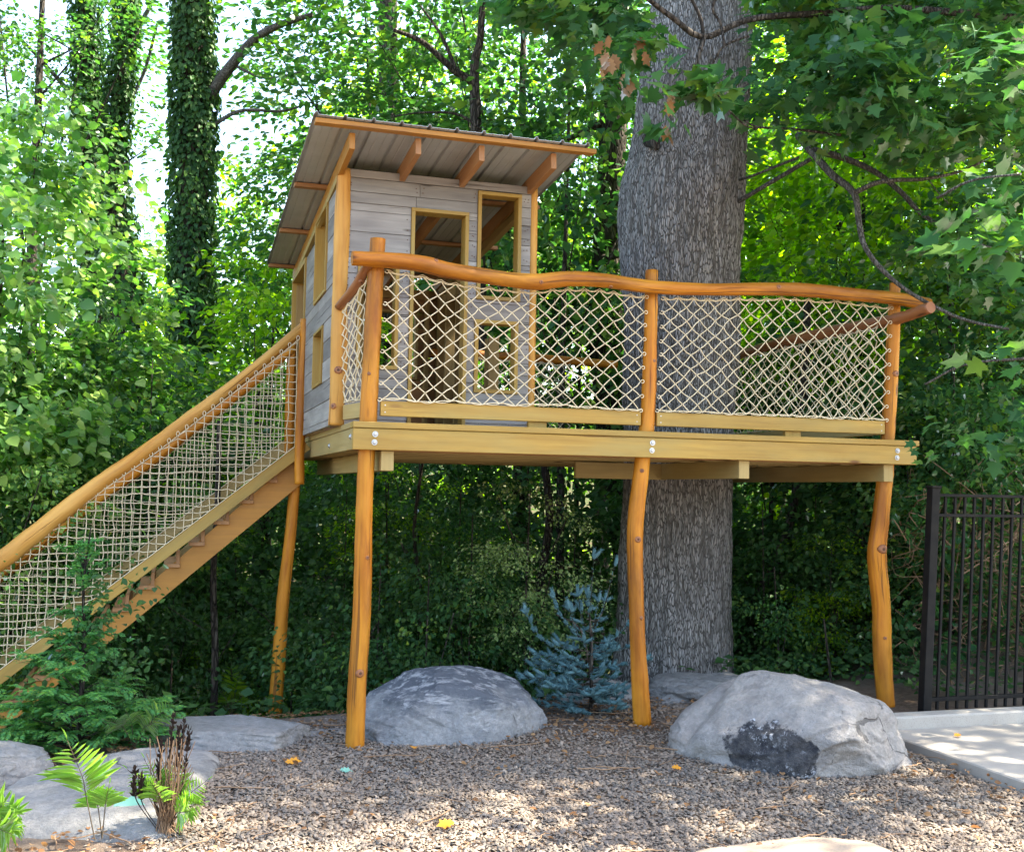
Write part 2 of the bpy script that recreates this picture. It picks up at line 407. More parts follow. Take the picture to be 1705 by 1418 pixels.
def leafmat(name, cols, trans=(1.0, 1.35, .45), tfac=.42, gloss=.10, grough=.38, ob=0.0):
    m, n, out = newmat(name); g = G(n)
    ri = n.nodes.new('ShaderNodeNewGeometry').outputs['Random Per Island']
    tc = n.nodes.new('ShaderNodeTexCoord').outputs['Object']
    big = g.noise(tc, .9, 2)
    f = g.math('ADD', g.math('MULTIPLY', ri, .75), g.math('MULTIPLY', g.math('SUBTRACT', big, .35), .7), True)
    k = len(cols); c = g.ramp(f, [(i/(k-1) if k > 1 else 0, cc) for i, cc in enumerate(cols)])
    d = g.node('ShaderNodeBsdfDiffuse'); n.links.new(c, d.inputs[0])
    tcol = g.mix(1.0, c, trans, 'MULTIPLY')
    tcol = g.node('ShaderNodeVectorMath', operation='SCALE', i_0=tcol); tcol.inputs['Scale'].default_value = 2.4
    t = g.node('ShaderNodeBsdfTranslucent'); n.links.new(tcol.outputs[0], t.inputs[0])
    mx = g.node('ShaderNodeMixShader', i_0=tfac); n.links.new(d.outputs[0], mx.inputs[1]); n.links.new(t.outputs[0], mx.inputs[2])
    gl = g.node('ShaderNodeBsdfGlossy', i_Roughness=grough); gl.inputs[0].default_value = (.8, .85, .8, 1)
    fr = g.node('ShaderNodeFresnel', i_0=1.4)
    ff = g.math('MULTIPLY', fr.outputs[0], gloss*2.2)
    mx2 = g.node('ShaderNodeMixShader'); n.links.new(ff, mx2.inputs[0]); n.links.new(mx.outputs[0], mx2.inputs[1]); n.links.new(gl.outputs[0], mx2.inputs[2])
    n.links.new(mx2.outputs[0], out.inputs[0]); return m
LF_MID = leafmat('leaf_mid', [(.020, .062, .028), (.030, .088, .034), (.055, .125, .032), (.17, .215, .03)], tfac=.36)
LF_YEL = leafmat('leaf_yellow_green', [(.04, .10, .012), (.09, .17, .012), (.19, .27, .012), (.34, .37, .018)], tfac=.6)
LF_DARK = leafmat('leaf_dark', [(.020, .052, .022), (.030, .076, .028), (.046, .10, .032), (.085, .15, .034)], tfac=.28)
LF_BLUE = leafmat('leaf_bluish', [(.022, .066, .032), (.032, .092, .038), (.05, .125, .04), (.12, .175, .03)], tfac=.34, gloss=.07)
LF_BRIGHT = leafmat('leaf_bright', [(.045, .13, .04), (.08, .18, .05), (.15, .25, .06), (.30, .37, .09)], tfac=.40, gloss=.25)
LF_SUNPAINT = leafmat('leaf_painted_sun', [(.12, .19, .07), (.20, .28, .10), (.30, .38, .15), (.40, .46, .22)], tfac=.3, gloss=.3)  # pale colour stands in for sunlight on the shaded shrub below the deck
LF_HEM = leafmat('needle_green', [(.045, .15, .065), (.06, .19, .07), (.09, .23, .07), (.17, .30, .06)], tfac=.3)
LF_SPR = leafmat('needle_blue', [(.06, .135, .155), (.09, .18, .20), (.13, .24, .265)], trans=(1, 1.05, 1), tfac=.15, gloss=.1)
LF_FERN = leafmat('fern_green', [(.13, .24, .04), (.18, .30, .05), (.24, .34, .07)], tfac=.45)
LF_DEAD = leafmat('dead_leaf', [(.14, .07, .035), (.22, .12, .06), (.34, .22, .12)], trans=(1, .8, .5), tfac=.3)
DRYBLK = simple('dried_frond', (.03, .018, .014), .8, .2, 0, 80, .4)

# ------------------------------------------------------------------ leaf clouds
T2 = (np.array([(0, 0, 0), (-.34, .45, .10), (0, 1, -.04), (.34, .45, .10)]), np.array([(0, 3, 2), (0, 2, 1)]))
T4 = (np.array([(0, 0, 0), (-.30, .28, .09), (-.26, .66, .06), (0, 1, -.10), (.26, .66, .06), (.30, .28, .09), (0, .48, 0)]),
      np.array([(0, 5, 6), (5, 4, 6), (4, 3, 6), (3, 2, 6), (2, 1, 6), (1, 0, 6)]))
TB = (T4[0]*np.array([1.5, 1, 1.2]), T4[1])
_m = [(0, 0), (.16, -.03), (.52, .10), (.34, .33), (.62, .62), (.25, .62), (0, 1.05), (-.25, .62), (-.62, .62), (-.34, .33), (-.52, .10), (-.16, -.03)]
TM = (np.array([(x, y, .10*abs(x)-.10*y*y) for x, y in _m]+[(0, .36, -.03)]),
      np.array([(i, (i+1) % 12, 12) for i in range(12)]))
_o = [(0, 0), (.10, .12), (.24, .16), (.16, .30), (.34, .42), (.2, .52), (.36, .70), (.16, .74), (0, 1.0), (-.16, .74), (-.36, .70), (-.2, .52), (-.34, .42), (-.16, .30), (-.24, .16), (-.10, .12)]
TO = (np.array([(x, y, .12*abs(x)-.12*y*y) for x, y in _o]+[(0, .45, -.02)]),
      np.array([(i, (i+1) % 16, 16) for i in range(16)]))
def unit(v): return v/np.maximum(1e-9, np.linalg.norm(v, axis=-1, keepdims=True))
def leaves(P, D, N, S, T):
    """positions, tip direction, normal, size -> V,F"""
    D = unit(D); Sd = unit(np.cross(D, N)); N = np.cross(Sd, D)
    tv, tf = T; k = len(tv); n = len(P)
    V = P[:, None, :]+S[:, None, None]*(tv[None, :, 0:1]*Sd[:, None, :]+tv[None, :, 1:2]*D[:, None, :]+tv[None, :, 2:3]*N[:, None, :])
    F = (np.arange(n)[:, None, None]*k+tf[None]).reshape(-1, tf.shape[1])
    return V.reshape(-1, 3), F
class LC:
    def __init__(s): s.V = []; s.F = []; s.n = 0
    def add(s, V, F): s.V.append(V); s.F.append(F+s.n); s.n += len(V)
    def mesh(s, name): return np_mesh(name, np.concatenate(s.V), np.concatenate(s.F))
def spray(lc, c, out, n, rad, size, T, r, flat=.22, droop=.35, tilt=.55):
    """a roughly flat, drooping cluster of leaves at c growing along `out`"""
    a = r.uniform(0, 2*np.pi, n); q = np.sqrt(r.uniform(0, 1, n))*rad
    P = np.stack([np.cos(a)*q, np.sin(a)*q, r.normal(0, rad*flat, n)-droop*(q/rad)**2*rad*.6], 1)
    D = np.stack([np.cos(a), np.sin(a), -.35+r.normal(0, .25, n)], 1)*.7+np.array(out)*.7+r.normal(0, .35, (n, 3))
    N = np.array([0, 0, 1.0])+r.normal(0, tilt, (n, 3))
    S = size*r.uniform(.6, 1.25, n)
    lc.add(*leaves(P+np.array(c), D, N, S, T))
def crown_mesh(name, seed, R, ncl, nl, size, T, shell=.45, rad=.7, low=-1.0):
    r = np.random.default_rng(seed); lc = LC()
    cs = []
    for _ in range(ncl):
        d = unit(r.normal(0, 1, 3)); d[2] = max(d[2], low); q = r.uniform(shell, 1)**.6
        c = d*q*np.array(R)*(1+.25*math.sin(5*d[0]+seed)*math.cos(4*d[1]+seed)); cs.append(c)
        o = np.array([d[0], d[1], -.1]); spray(lc, c, o, int(nl*r.uniform(.5, 1.4)), rad*r.uniform(.6, 1.25), size, T, r)
    return lc.mesh(name), cs

# ------------------------------------------------------------------ terrain
def ss(a, b, x):
    t = np.clip((x-a)/(b-a), 0, 1); return t*t*(3-2*t)
def gz(x, y):
    x = np.asarray(x, float); y = np.asarray(y, float)
    z = -2.06+.027*np.clip(x, 0, 4)*ss(-.9, .1, y)
    z = z-.75*ss(.9, 4.0, y)*(1-ss(4.2, 5.2, x)*(1-ss(2, 6, y)))-1.1*ss(3, 9, y)
    z = z-.9*ss(-1.2, -4.5, x)*ss(-2.5, 2.0, y)
    z = z+.85*ss(4.6, 6.8, x)*ss(.0, 1.6, y)*(1-ss(4, 9, y))
    z = z+.16*np.clip(y-13, 0, 60)+.05*np.clip(-x-6, 0, 40)+.05*np.clip(x-10, 0, 40)
    return z
xs = np.unique(np.concatenate([np.linspace(-160, -14, 24), np.linspace(-14, -3, 30), np.linspace(-3, 6, 150), np.linspace(6, 18, 36), np.linspace(18, 160, 24)]))
ys = np.unique(np.concatenate([np.linspace(-90, -9, 14), np.linspace(-9, -4, 14), np.linspace(-4, 4, 130), np.linspace(4, 20, 50), np.linspace(20, 200, 34)]))
XX, YY = np.meshgrid(xs, ys); ZZ = gz(XX, YY)
wig = np.sin(XX*1.7+YY*.6)*np.sin(YY*2.3-XX*.4)*.012+np.sin(XX*5.1)*np.cos(YY*4.3)*.006
ZZ = ZZ+wig
PADX, PADY = 3.55, -.43
ZZ = np.where((XX > PADX-.02) & (YY < -.18), -2.13, ZZ)
V = np.stack([XX, YY, ZZ], -1).reshape(-1, 3); nx_ = len(xs); ny_ = len(ys)
i_, j_ = np.meshgrid(np.arange(ny_-1), np.arange(nx_-1), indexing='ij')
F = np.stack([i_*nx_+j_, i_*nx_+j_+1, (i_+1)*nx_+j_+1, (i_+1)*nx_+j_], -1).reshape(-1, 4)
def groundmat():
    m, n, out = newmat('forest_floor'); g = G(n); tc = n.nodes.new('ShaderNodeTexCoord').outputs['Object']
    a = g.mix(g.ramp(g.noise(tc, 22, 6, .7), [(.35, 0), (.65, 1)]), (.16, .115, .085), (.09, .062, .045))
    a = g.mix(g.math('MULTIPLY', g.ramp(g.noise(tc, 1.3, 4), [(.45, 0), (.6, 1)]), .7), a, (.20, .165, .14))
    sy = g.node('ShaderNodeSeparateXYZ', i_0=tc)
    fy = g.ramp(g.math('MULTIPLY', g.math('ADD', sy.outputs[1], g.noise(tc, 1.1, 4)), .1), [(.18, 0), (.34, 1)])
    grn = g.mix(g.ramp(g.noise(tc, 5, 6, .7), [(.4, 0), (.62, 1)]), (.03, .06, .015), (.07, .05, .03))
    c = g.mix(fy, a, grn)
    h = g.noise(tc, 40, 6, .75); g.bsdf(out, c, .95, .1, g.bump(h, .8, .03)); return m
ground = link('ground', np_mesh('ground', V, F, True), None, groundmat()); tag(ground, kind='structure')

# gravel chips: thin slaty pieces, real geometry, nobody could count them
def chips(name, n, region, smin, smax, seed, cols, keep=None):
    r = np.random.default_rng(seed)
    x = r.uniform(region[0], region[1], n); y = r.uniform(region[2], region[3], n)
    k = (x < PADX-.02) | (y > -.15)
    if keep is not None: k &= keep(x, y, r)
    x = x[k]; y = y[k]; n = len(x)
    z = gz(x, y)+np.sin(x*1.7+y*.6)*np.sin(y*2.3-x*.4)*.012+np.sin(x*5.1)*np.cos(y*4.3)*.006+r.uniform(.0, .012, n)
    K = 5; ang = np.arange(K)/K*2*np.pi
    s = r.uniform(smin, smax, n)*r.choice([.7, 1, 1, 1.3], n)
    rr = s[:, None]*r.uniform(.65, 1.15, (n, K)); asp = r.uniform(.5, .95, n)
    px = rr*np.cos(ang); py = rr*np.sin(ang)*asp[:, None]; th = s*r.uniform(.14, .34, n)
    th0 = r.uniform(0, 6.28, n); tl = r.normal(0, .36, (n, 2))
    cx, sx = np.cos(th0), np.sin(th0)
    def place(px, py, pz):
        X = px*cx[:, None]-py*sx[:, None]; Y = px*sx[:, None]+py*cx[:, None]
        return np.stack([X+x[:, None], Y+y[:, None], pz+X*tl[:, :1]+Y*tl[:, 1:]+z[:, None]], -1)
    top = place(px*.82, py*.82, np.broadcast_to(th[:, None], px.shape)); bot = place(px, py, np.zeros_like(px))
    V = np.concatenate([top, bot], 1).reshape(-1, 3)
    tf = []
    for i in range(1, K-1): tf.append((0, i, i+1))
    for i in range(K): j = (i+1) % K; tf.append((i, K+i, K+j)); tf.append((i, K+j, j))
    tf = np.array(tf); F = (np.arange(n)[:, None, None]*2*K+tf[None]).reshape(-1, 3)
    m, nn, out = newmat(name+'_stone'); g = G(nn)
    ri = nn.nodes.new('ShaderNodeNewGeometry').outputs['Random Per Island']
    c = g.ramp(ri, [(i/(len(cols)-1), cc) for i, cc in enumerate(cols)])
    tc = nn.nodes.new('ShaderNodeTexCoord').outputs['Object']
    c = g.mix(g.math('MULTIPLY', g.ramp(g.noise(tc, 1.5, 4), [(.42, 0), (.62, 1)]), .35), c, (.26, .19, .14))
    g.bsdf(out, c, .75, .3, g.bump(g.noise(tc, 150, 3), .3, .003))
    o = link(name, np_mesh(name, V, F), None, m)
    return o
def keepg(x, y, r):
    # thinner near the back edge, on the dirt under the middle post and beside the ferns
    p = np.ones_like(x)
    p *= 1-.85*np.exp(-(((x-2.0)/.75)**2+((y-.15)/.38)**2))
    p *= 1-.8*np.exp(-(((x-1.6)/.4)**2+((y-.5)/.5)**2))
    p *= 1-.8*ss(.5, 1.0, y)
    p *= 1-.85*ss(-.95, -1.25, x)*ss(-.3, -1.2, y)
    p *= 1-.9*ss(-1.15, -1.5, x)
    return r.uniform(0, 1, len(x)) < p
gr = chips('gravel', 100000, (-1.9, 3.7, -2.9, 1.0), .006, .016, 5,
           [(.075, .068, .063), (.13, .115, .10), (.185, .152, .125), (.225, .172, .13), (.105, .10, .10), (.30, .245, .195)], keepg)
tag(gr, 'grey and tan slate gravel covering the ground before the boulders', 'gravel', kind='stuff')

# ------------------------------------------------------------------ concrete pad, kerb
mb = MB(); mb.box((PADX, -9.0, -2.12), (12.0, PADY, -2.0), 0, .008)
pad = mb.build('concrete_pavement', CONC); tag(pad, kind='structure')
mb = MB(); mb.box((PADX+.02, PADY+.002, -2.12), (12.0, PADY+.15, -1.915), 0, .012)
tag(mb.build('kerb', KERB), kind='structure')

# ================================================================== TREEHOUSE
TH = empty('treehouse', (0, 0, -2.05), 'small grey plank treehouse on an orange log deck with rope nets and a stair', 'treehouse')
FY = .53                       # front wall plane
W_DECK, D_DECK = 4.2, 3.42
def spl(pts, n):
    """Catmull-Rom through pts -> n samples"""
    P = [np.array(p, float) for p in pts]; P = [2*P[0]-P[1]]+P+[2*P[-1]-P[-2]]
    out = []
    for k in range(n):
        t = k/(n-1)*(len(P)-3); i = min(int(t), len(P)-4); u = t-i
        a, b, c, d = P[i:i+4]
        out.append(.5*((2*b)+(-a+c)*u+(2*a-5*b+4*c-d)*u*u+(-a+3*b-3*c+d)*u**3))
    return out
def log(name, ctrl, rads, mat=None, seed=1, n=40, sides=18, lump=.05, parent=TH, label=None, knots=()):
    pts = spl(ctrl, n); rr = [float(x[0])*(.83 if name == 'support_post' else .93) for x in spl([(r,) for r in rads], n)]
    rr2 = [q*(1+.035*noise.noise(Vector((i*.9, seed*7.1, 3)))+.02*noise.noise(Vector((i*.31, seed*3.3, 8)))) for i, q in enumerate(rr)]
    mb = MB(); mb.tube(pts, rr2, sides, True, lump*1.5, seed)
    o = mb.build(name, mat or LOG, parent)
    if label: o['label'] = label
    for kt, ka, ks in knots:
        kb = MB(); i = int(kt*(n-1)); c = Vector(pts[i]); d = (Vector(pts[min(i+1, n-1)])-Vector(pts[max(i-1, 0)])).normalized()
        nx = d.orthogonal().normalized()
        if abs(d.z) > .7: nx = (Vector((1, 0, 0))-d*d.x).normalized()
        ny = d.cross(nx); dr = nx*math.cos(ka)+ny*math.sin(ka)
        kb.tube([c+dr*(rr[i]-.02), c+dr*(rr[i]+ks*.10), c+dr*(rr[i]+ks*.28)], [ks*1.25, ks*1.0, ks*.62], 14, True, .12, seed+3)
        k2 = kb.build('knot', LOGR, o)
        kc = MB(); kc.tube([c+dr*(rr[i]+ks*.22), c+dr*(rr[i]+ks*.31)], [ks*.42, ks*.36], 10, True, .15, seed+5); kc.build('knot_core', KNOT, o)
    return o
KNOT = simple('knot_heart', (.10, .038, .02), .6, .3, 0, 120, .4)

# --- posts
def py(l, Y=.12): return [tuple(PY(a, b, Y)) for a, b in l]
p = py([(629, 398), (624, 480), (618, 600), (613, 700), (606, 860), (603, 1000), (596, 1120), (590, 1252)])
log('support_post', p, [.060, .066, .066, .068, .066, .070, .071, .073], seed=2, n=70, knots=[(.86, 1.5, .026), (.32, 1.9, .012), (.64, 1.2, .014)])
p = py([(1085, 450), (1083, 560), (1078, 690), (1068, 780), (1058, 875), (1058, 960), (1062, 1080), (1070, 1210)])
log('support_post', p, [.052, .055, .062, .068, .070, .068, .066, .075], seed=5, n=70, lump=.07, label='crooked log post bending left below the deck', knots=[(.62, 1.6, .022), (.2, 1.2, .013), (.44, 1.9, .015), (.8, 1.3, .014)])
p = py([(1490, 472), (1488, 540), (1483, 640), (1478, 725), (1474, 790), (1466, 870), (1460, 925), (1467, 1010), (1469, 1090), (1476, 1180)])
log('support_post', p, [.050, .056, .060, .064, .072, .078, .086, .080, .080, .080], seed=9, n=80, lump=.07, label='thick log post with a pale knot halfway up', knots=[(.655, 1.55, .034), (.21, 1.35, .024), (.85, 1.8, .012)])
log('support_post', [(-.10, 2.44, -.30), (-.125, 2.45, -.8), (-.165, 2.47, -1.3), (-.185, 2.5, -1.8), (-.21, 2.52, -2.55)], [.055, .058, .062, .066, .068], seed=12, lump=.07, n=50)
log('support_post', [(3.4, 3.3, 1.0), (3.4, 3.3, -.2), (3.42, 3.3, -2.9)], [.06, .065, .075], seed=14, n=30)
log('support_post', [(1.9, 3.3, -.2), (1.9, 3.3, -2.9)], [.065, .075], seed=15, n=20) if False else None

# --- platform
mb = MB(); mb.box((0, 0, -.178), (W_DECK-.012, .038, -.042), 0, .003); rim = mb.build('front_rim_joist', LUM, TH)
mb = MB(); mb.box((0, .040, -.178), (.038, D_DECK, -.042), 1, .003); riml = mb.build('side_rim_joist', LUMD, TH)
mb = MB(); mb.box((W_DECK-.05, .040, -.178), (W_DECK-.012, D_DECK, -.042), 1, .003); mb.build('side_rim_joist', LUM, TH)
mb = MB(); mb.box((.040, D_DECK-.038, -.178), (W_DECK-.052, D_DECK, -.042), 0, .003); mb.build('back_rim_joist', LUMD, TH)
mb = MB(); mb.box((-.004, -.012, -.040), (W_DECK+.004, .105, .0), 0, .004); mb.build('deck_edge_board', LUM, TH)
mb = MB(); mb.box((-.006, .108, -.040), (.085, D_DECK, -.001), 1, .004); mb.build('deck_edge_board', LUMD, TH)
x = .09
TRX, TRY = 3.13, 1.9
while x < W_DECK:
    x1 = min(x+.138, W_DECK+.004)
    def seg(a, b):
        mb = MB(); mb.box((x, a, -.040+rnd.random()*.001), (x1-.005, b, -.002+rnd.random()*.001), 1, .003); mb.build('deck_board', LUM if rnd.random() < .6 else LUMD, TH)
    if abs((x+x1)/2-TRX) < .60: seg(.110, TRY-.60); seg(TRY+.60, D_DECK)
    else: seg(.110, D_DECK)
    x += .138
for yj in (.30, .72, 1.14, 2.60, 3.0):
    mb = MB(); mb.box((.042, yj, -.176), (W_DECK-.054, yj+.038, -.044), 0, .003); mb.build('joist', LUMB if yj < .5 else LUMD, TH)
for a, b in ((.042, 2.5), (3.75, W_DECK-.054)):
    for yj in (1.56, 1.95, 2.3):
        mb = MB(); mb.box((a, yj, -.176), (b, yj+.038, -.044), 0, .003); mb.build('joist', LUMD, TH)
for bx, by1 in ((.19, D_DECK-.05), (2.742, 1.35), (3.935, D_DECK-.05)):
    mb = MB(); mb.box((bx, .045, -.308), (bx+.082, by1, -.180), 1, .003); mb.build('support_beam', LUMD, TH)
mb = MB(); mb.box((2.0, 1.36, -.312), (2.80, 1.40, -.181), 0, .003); mb.build('support_beam', LUMD, TH)
# carriage bolts
def bolt(c, ax, parent):
    d = Vector(ax); c = Vector(c); mb = MB()
    mb.tube([c-d*.004, c+d*.003], [.019, .019], 14); mb.tube([c+d*.003, c+d*.008, c+d*.011], [.013, .0115, .006], 12)
    mb.build('bolt', STEEL, parent)
for bx in (.140, 2.055, 4.02):
    for bz in (-.078, -.130): bolt((bx+.004*(bz < -.1)*-1, -.001, bz), (0, -1, 0), rim)
bolt((-.001, .10, -.095), (-1, 0, 0), riml); bolt((-.001, 1.1, -.12), (-1, 0, 0), riml)

# --- toe boards
for a, b in ((.185, 2.005), (2.125, 3.975)):
    mb = MB(); mb.box((a, .085, .045), (b, .123, .143), 0, .003); tb = mb.build('toe_board', LUM, TH)
    for ex in (a+.03, b-.03):
        for ez in (.07, .115):
            s = MB(); s.tube([(ex, .086, ez), (ex, .0835, ez)], [.0042]*2, 8); s.build('screw', STEEL, tb)
    mb = MB(); m_ = (a+b)/2+.1; mb.box((m_, .11, .0), (m_+.13, .148, .044), 2, .002); mb.build('toe_block', LUM, TH)
mb = MB(); mb.obox((.088, .17, .085), (.02, .50, .085), .036, .098); mb.build('toe_board', LUMD, TH)
mb = MB(); mb.box((3.98, .2, .045), (4.018, 3.25, .143), 1, .003); mb.build('toe_board', LUMD, TH)
mb = MB(); mb.box((1.45, 3.26, .045), (2.62, 3.30, .143), 0, .003); mb.build('toe_board', LUMD, TH)

# --- rail logs
YR = .012
p = [tuple(PY(a, b, YR)) for a, b in [(586, 430), (640, 433), (700, 439), (745, 450), (800, 459), (850, 466), (895, 469), (945, 464), (1000, 467), (1085, 478), (1180, 482), (1270, 481), (1330, 482), (1410, 489), (1490, 497), (1546, 507)]]
frl = log('rail_log', p, [.050, .055, .057, .056, .053, .053, .058, .055, .052, .050, .047, .050, .053, .050, .052, .050], seed=21, n=140, lump=.06, label='wavy front rail log', knots=[(.17, 1.5, .016), (.41, 2.6, .014), (.55, -2.9, .015), (.76, 2.2, .018), (.9, -2.4, .014)])
log('rail_log', [(.085, .015, 1.035), (.07, .16, .99), (.03, .30, .90), (-.045, .50, .80)], [.029, .036, .037, .030], seed=23, n=30, mat=LOGR, lump=.1, label='short knotty side rail log', knots=[(.5, 2.4, .02)])
log('rail_log', [(4.085, -.30, .945), (4.07, .1, .915), (4.06, .9, .93), (4.05, 1.7, .935), (4.04, 2.5, .90), (4.02, 3.4, .86)], [.045, .05, .052, .050, .048, .046], seed=25, n=60, mat=LOGR, lump=.07)
log('rail_log', [(1.25, 3.34, .885), (2.2, 3.34, .885), (2.7, 3.33, .87), (3.15, 3.32, .86)], [.04, .045, .045, .04], seed=27, n=30, lump=.07)
log('rail_log', [(3.3, 3.34, .86), (4.1, 3.34, .865)], [.045, .045], seed=28, n=20)

# --- rope nets
def tube_np(lc, P, r, k=5):
    """P: (n,3) polyline -> tube strip in LC"""
    P = np.asarray(P, float); n = len(P)
    T = unit(np.gradient(P, axis=0)); ref = np.array([0, 1.0, .13])
    A = unit(np.cross(T, ref)); B = np.cross(T, A)
    a = np.arange(k)/k*2*np.pi
    r = np.broadcast_to(r, (n,))
    V = P[:, None]+r[:, None, None]*(np.cos(a)[None, :, None]*A[:, None]+np.sin(a)[None, :, None]*B[:, None])
    i, j = np.meshgrid(np.arange(n-1), np.arange(k), indexing='ij'); j2 = (j+1) % k
    F = np.stack([i*k+j, i*k+j2, (i+1)*k+j2, (i+1)*k+j], -1).reshape(-1, 4)
    lc.add(V.reshape(-1, 3), F)
def knot_np(lc, c, r):
    o = np.array([(1, 0, 0), (0, 1, 0), (-1, 0, 0), (0, -1, 0), (0, 0, 1), (0, 0, -1)], float)
    f = np.array([(0, 1, 4, 4), (1, 2, 4, 4), (2, 3, 4, 4), (3, 0, 4, 4), (1, 0, 5, 5), (2, 1, 5, 5), (3, 2, 5, 5), (0, 3, 5, 5)])
    # quads only: use a small 3-ring ball instead
    a = np.arange(6)/6*2*np.pi; rings = []
    for ph, rr in ((-.8, .6), (0, 1), (.8, .6)):
        rings.append(np.stack([np.cos(a)*rr, np.full(6, ph), np.sin(a)*rr], 1))
    V = np.concatenate(rings)*r+c
    F = [(q*6+k, q*6+(k+1) % 6, q*6+6+(k+1) % 6, q*6+6+k) for q in range(2) for k in range(6)]+[(0, 1, 2, 3), (0, 3, 4, 5), (12, 15, 14, 13), (12, 17, 16, 15)]
    lc.add(V, np.array(F))
def diamond_net(name, top, bot, nu, nv, parent, seed, r=.0039, sag=.0, lash=None):
    """top(u), bot(u): callables giving 3-D points; nodes on a half-cell lattice"""
    rr = np.random.default_rng(seed); lc = LC()
    def P(i, j):
        u = i/(2*nu); v = j/(2*nv); key = (i, j)
        if key not in N:
            a = np.array(top(u)); b = np.array(bot(u)); q = a*(1-v)+b*v
            jit = rr.normal(0, .0055, 3); jit[1] *= 1.5
            edge = (i == 0) or (i == 2*nu)
            q = q+jit*(0.4 if edge else 1)+np.array([0, .012*math.sin(math.pi*u)*math.sin(math.pi*v)*sag, 0])
            if j == 0: q[2] += .004
            N[key] = q
        return N[key]
    N = {}
    for j in range(2*nv):
        for i in range(2*nu+1):
            if (i+j) % 2: continue
            for di in (-1, 1):
                if 0 <= i+di <= 2*nu:
                    a, b = P(i, j), P(i+di, j+1)
                    m = (a+b)/2+np.array([0, 0, -.002])+rr.normal(0, .0022, 3)
                    tube_np(lc, [a, m, b], r*rr.uniform(.92, 1.08))
    for (i, j), q in list(N.items()):
        if 0 < j < 2*nv: knot_np(lc, q, r*1.75)
    net = link(name, lc.mesh(name), parent, ROPE)
    # border cords with scallops
    eb = LC()
    def scal(pts, dz, steps=6, amp=.012):
        out = []
        for a, b in zip(pts[:-1], pts[1:]):
            for t in range(steps):
                u = t/steps; q = np.array(a)*(1-u)+np.array(b)*u; q = q+dz*(math.sin(math.pi*u)*amp*rr.uniform(.8, 1.1)); out.append(q)
        out.append(np.array(pts[-1])); return np.array(out)
    tn = [P(i, 0) for i in range(0, 2*nu+1, 2)]; tube_np(eb, scal(tn, np.array([0, 0, -1.])), r*.85)
    tube_np(eb, scal([q+np.array([0, 0, .012]) for q in tn], np.array([0, 0, -1.]), amp=.02), r*.8)
    link('border_cord', eb.mesh('border_cord'), net, ROPE); eb = LC()
    bn = [P(i, 2*nv) for i in range(0, 2*nu+1, 2)]; tube_np(eb, scal(bn, np.array([0, 0, 1.]), amp=.006), r*.95)
    tube_np(eb, scal([q+np.array([.02, -.004, .006]) for q in bn], np.array([0, 0, -1.]), amp=.012), r*.7)
    if lash:
        for side, (off, rad) in enumerate(lash):
            i = 0 if side == 0 else 2*nu
            for j in range(0, 2*nv+1, 2):
                q = P(i, j); c = q+np.array(off)
                a = np.linspace(0, 2*np.pi*.85, 9)+ (np.pi if side == 0 else 0)
                loop = np.stack([c[0]+np.cos(a)*rad*.9*(1 if side else -1)*-1, c[1]+0*a-.006, c[2]+np.sin(a)*rad*.8], 1)
                tube_np(eb, loop, r*.85)
    link('border_cord', eb.mesh('border_cord'), net, ROPE)
    return net
def railz(xx):
    k = [abs(q[0]-xx) for q in RP]; i = int(np.argmin(k)); return RP[i][2]
RP = spl(p, 10)  # placeholder, replaced below
RP = spl([tuple(PY(a, b, YR)) for a, b in [(586, 430), (640, 433), (700, 439), (745, 450), (800, 459), (850, 466), (895, 469), (945, 464), (1000, 467), (1085, 478), (1180, 482), (1270, 481), (1330, 482), (1410, 489), (1490, 497), (1546, 507)]], 300)
def mk(x0, x1, y=.075, xb0=None, xb1=None):
    xb0 = x0 if xb0 is None else xb0; xb1 = x1 if xb1 is None else xb1
    return (lambda u: (x0+(x1-x0)*u, y, railz(x0+(x1-x0)*u)-.066)), (lambda u: (xb0+(xb1-xb0)*u, y, .150))
t, b = mk(.215, 2.02, xb0=.19, xb1=1.99); diamond_net('rope_net', t, b, 16, 8, TH, 31, lash=[((-.012, 0, 0), .014), ((.012, 0, 0), .014)])
t, b = mk(2.165, 4.01, xb0=2.135, xb1=3.965); diamond_net('rope_net', t, b, 16, 8, TH, 32, lash=[((-.012, 0, 0), .014), ((.012, 0, 0), .014)])
diamond_net('rope_net', lambda u: (.09-.115*u, .18+.30*u, .93-.17*u), lambda u: (.075-.07*u, .18+.30*u, .15), 4, 8, TH, 33, r=.0045)
diamond_net('rope_net', lambda u: (4.03, .25+2.9*u, .87), lambda u: (4.0, .25+2.9*u, .15), 24, 7, TH, 34, r=.0042)
diamond_net('rope_net', lambda u: (1.5+1.15*u, 3.30, .83), lambda u: (1.5+1.15*u, 3.29, .02), 11, 8, TH, 35, r=.0042)

# --- house walls (horizontal weathered planks cut round the openings)
XL, XR = -.005, 1.325
ZT = 1.765
def cutrows(a0, a1, z0, z1, holes, rows, seed):
    """yield (a, b, za, zb) pieces of planks"""
    r = random.Random(seed); out = []
    for za, zb in zip(rows[:-1], rows[1:]):
        zs = sorted({za, zb}|{h for hh in holes for h in hh[2:] if za+.012 < h < zb-.012})
        for q0, q1 in zip(zs[:-1], zs[1:]):
            zm = (q0+q1)/2; cuts = [(h[0], h[1]) for h in holes if h[2] < zm < h[3]]
            spans = []; s = a0
            for c in sorted(cuts):
                if c[0] > s: spans.append((s, c[0]))
                s = max(s, c[1])
            if s < a1: spans.append((s, a1))
            for sa, sb in spans:
                if sb-sa > .75 and r.random() < .75:
                    m = r.uniform(sa+.25, sb-.25); out += [(sa, m, q0, q1), (m, sb, q0, q1)]
                elif sb-sa > .012: out.append((sa, sb, q0, q1))
    return out
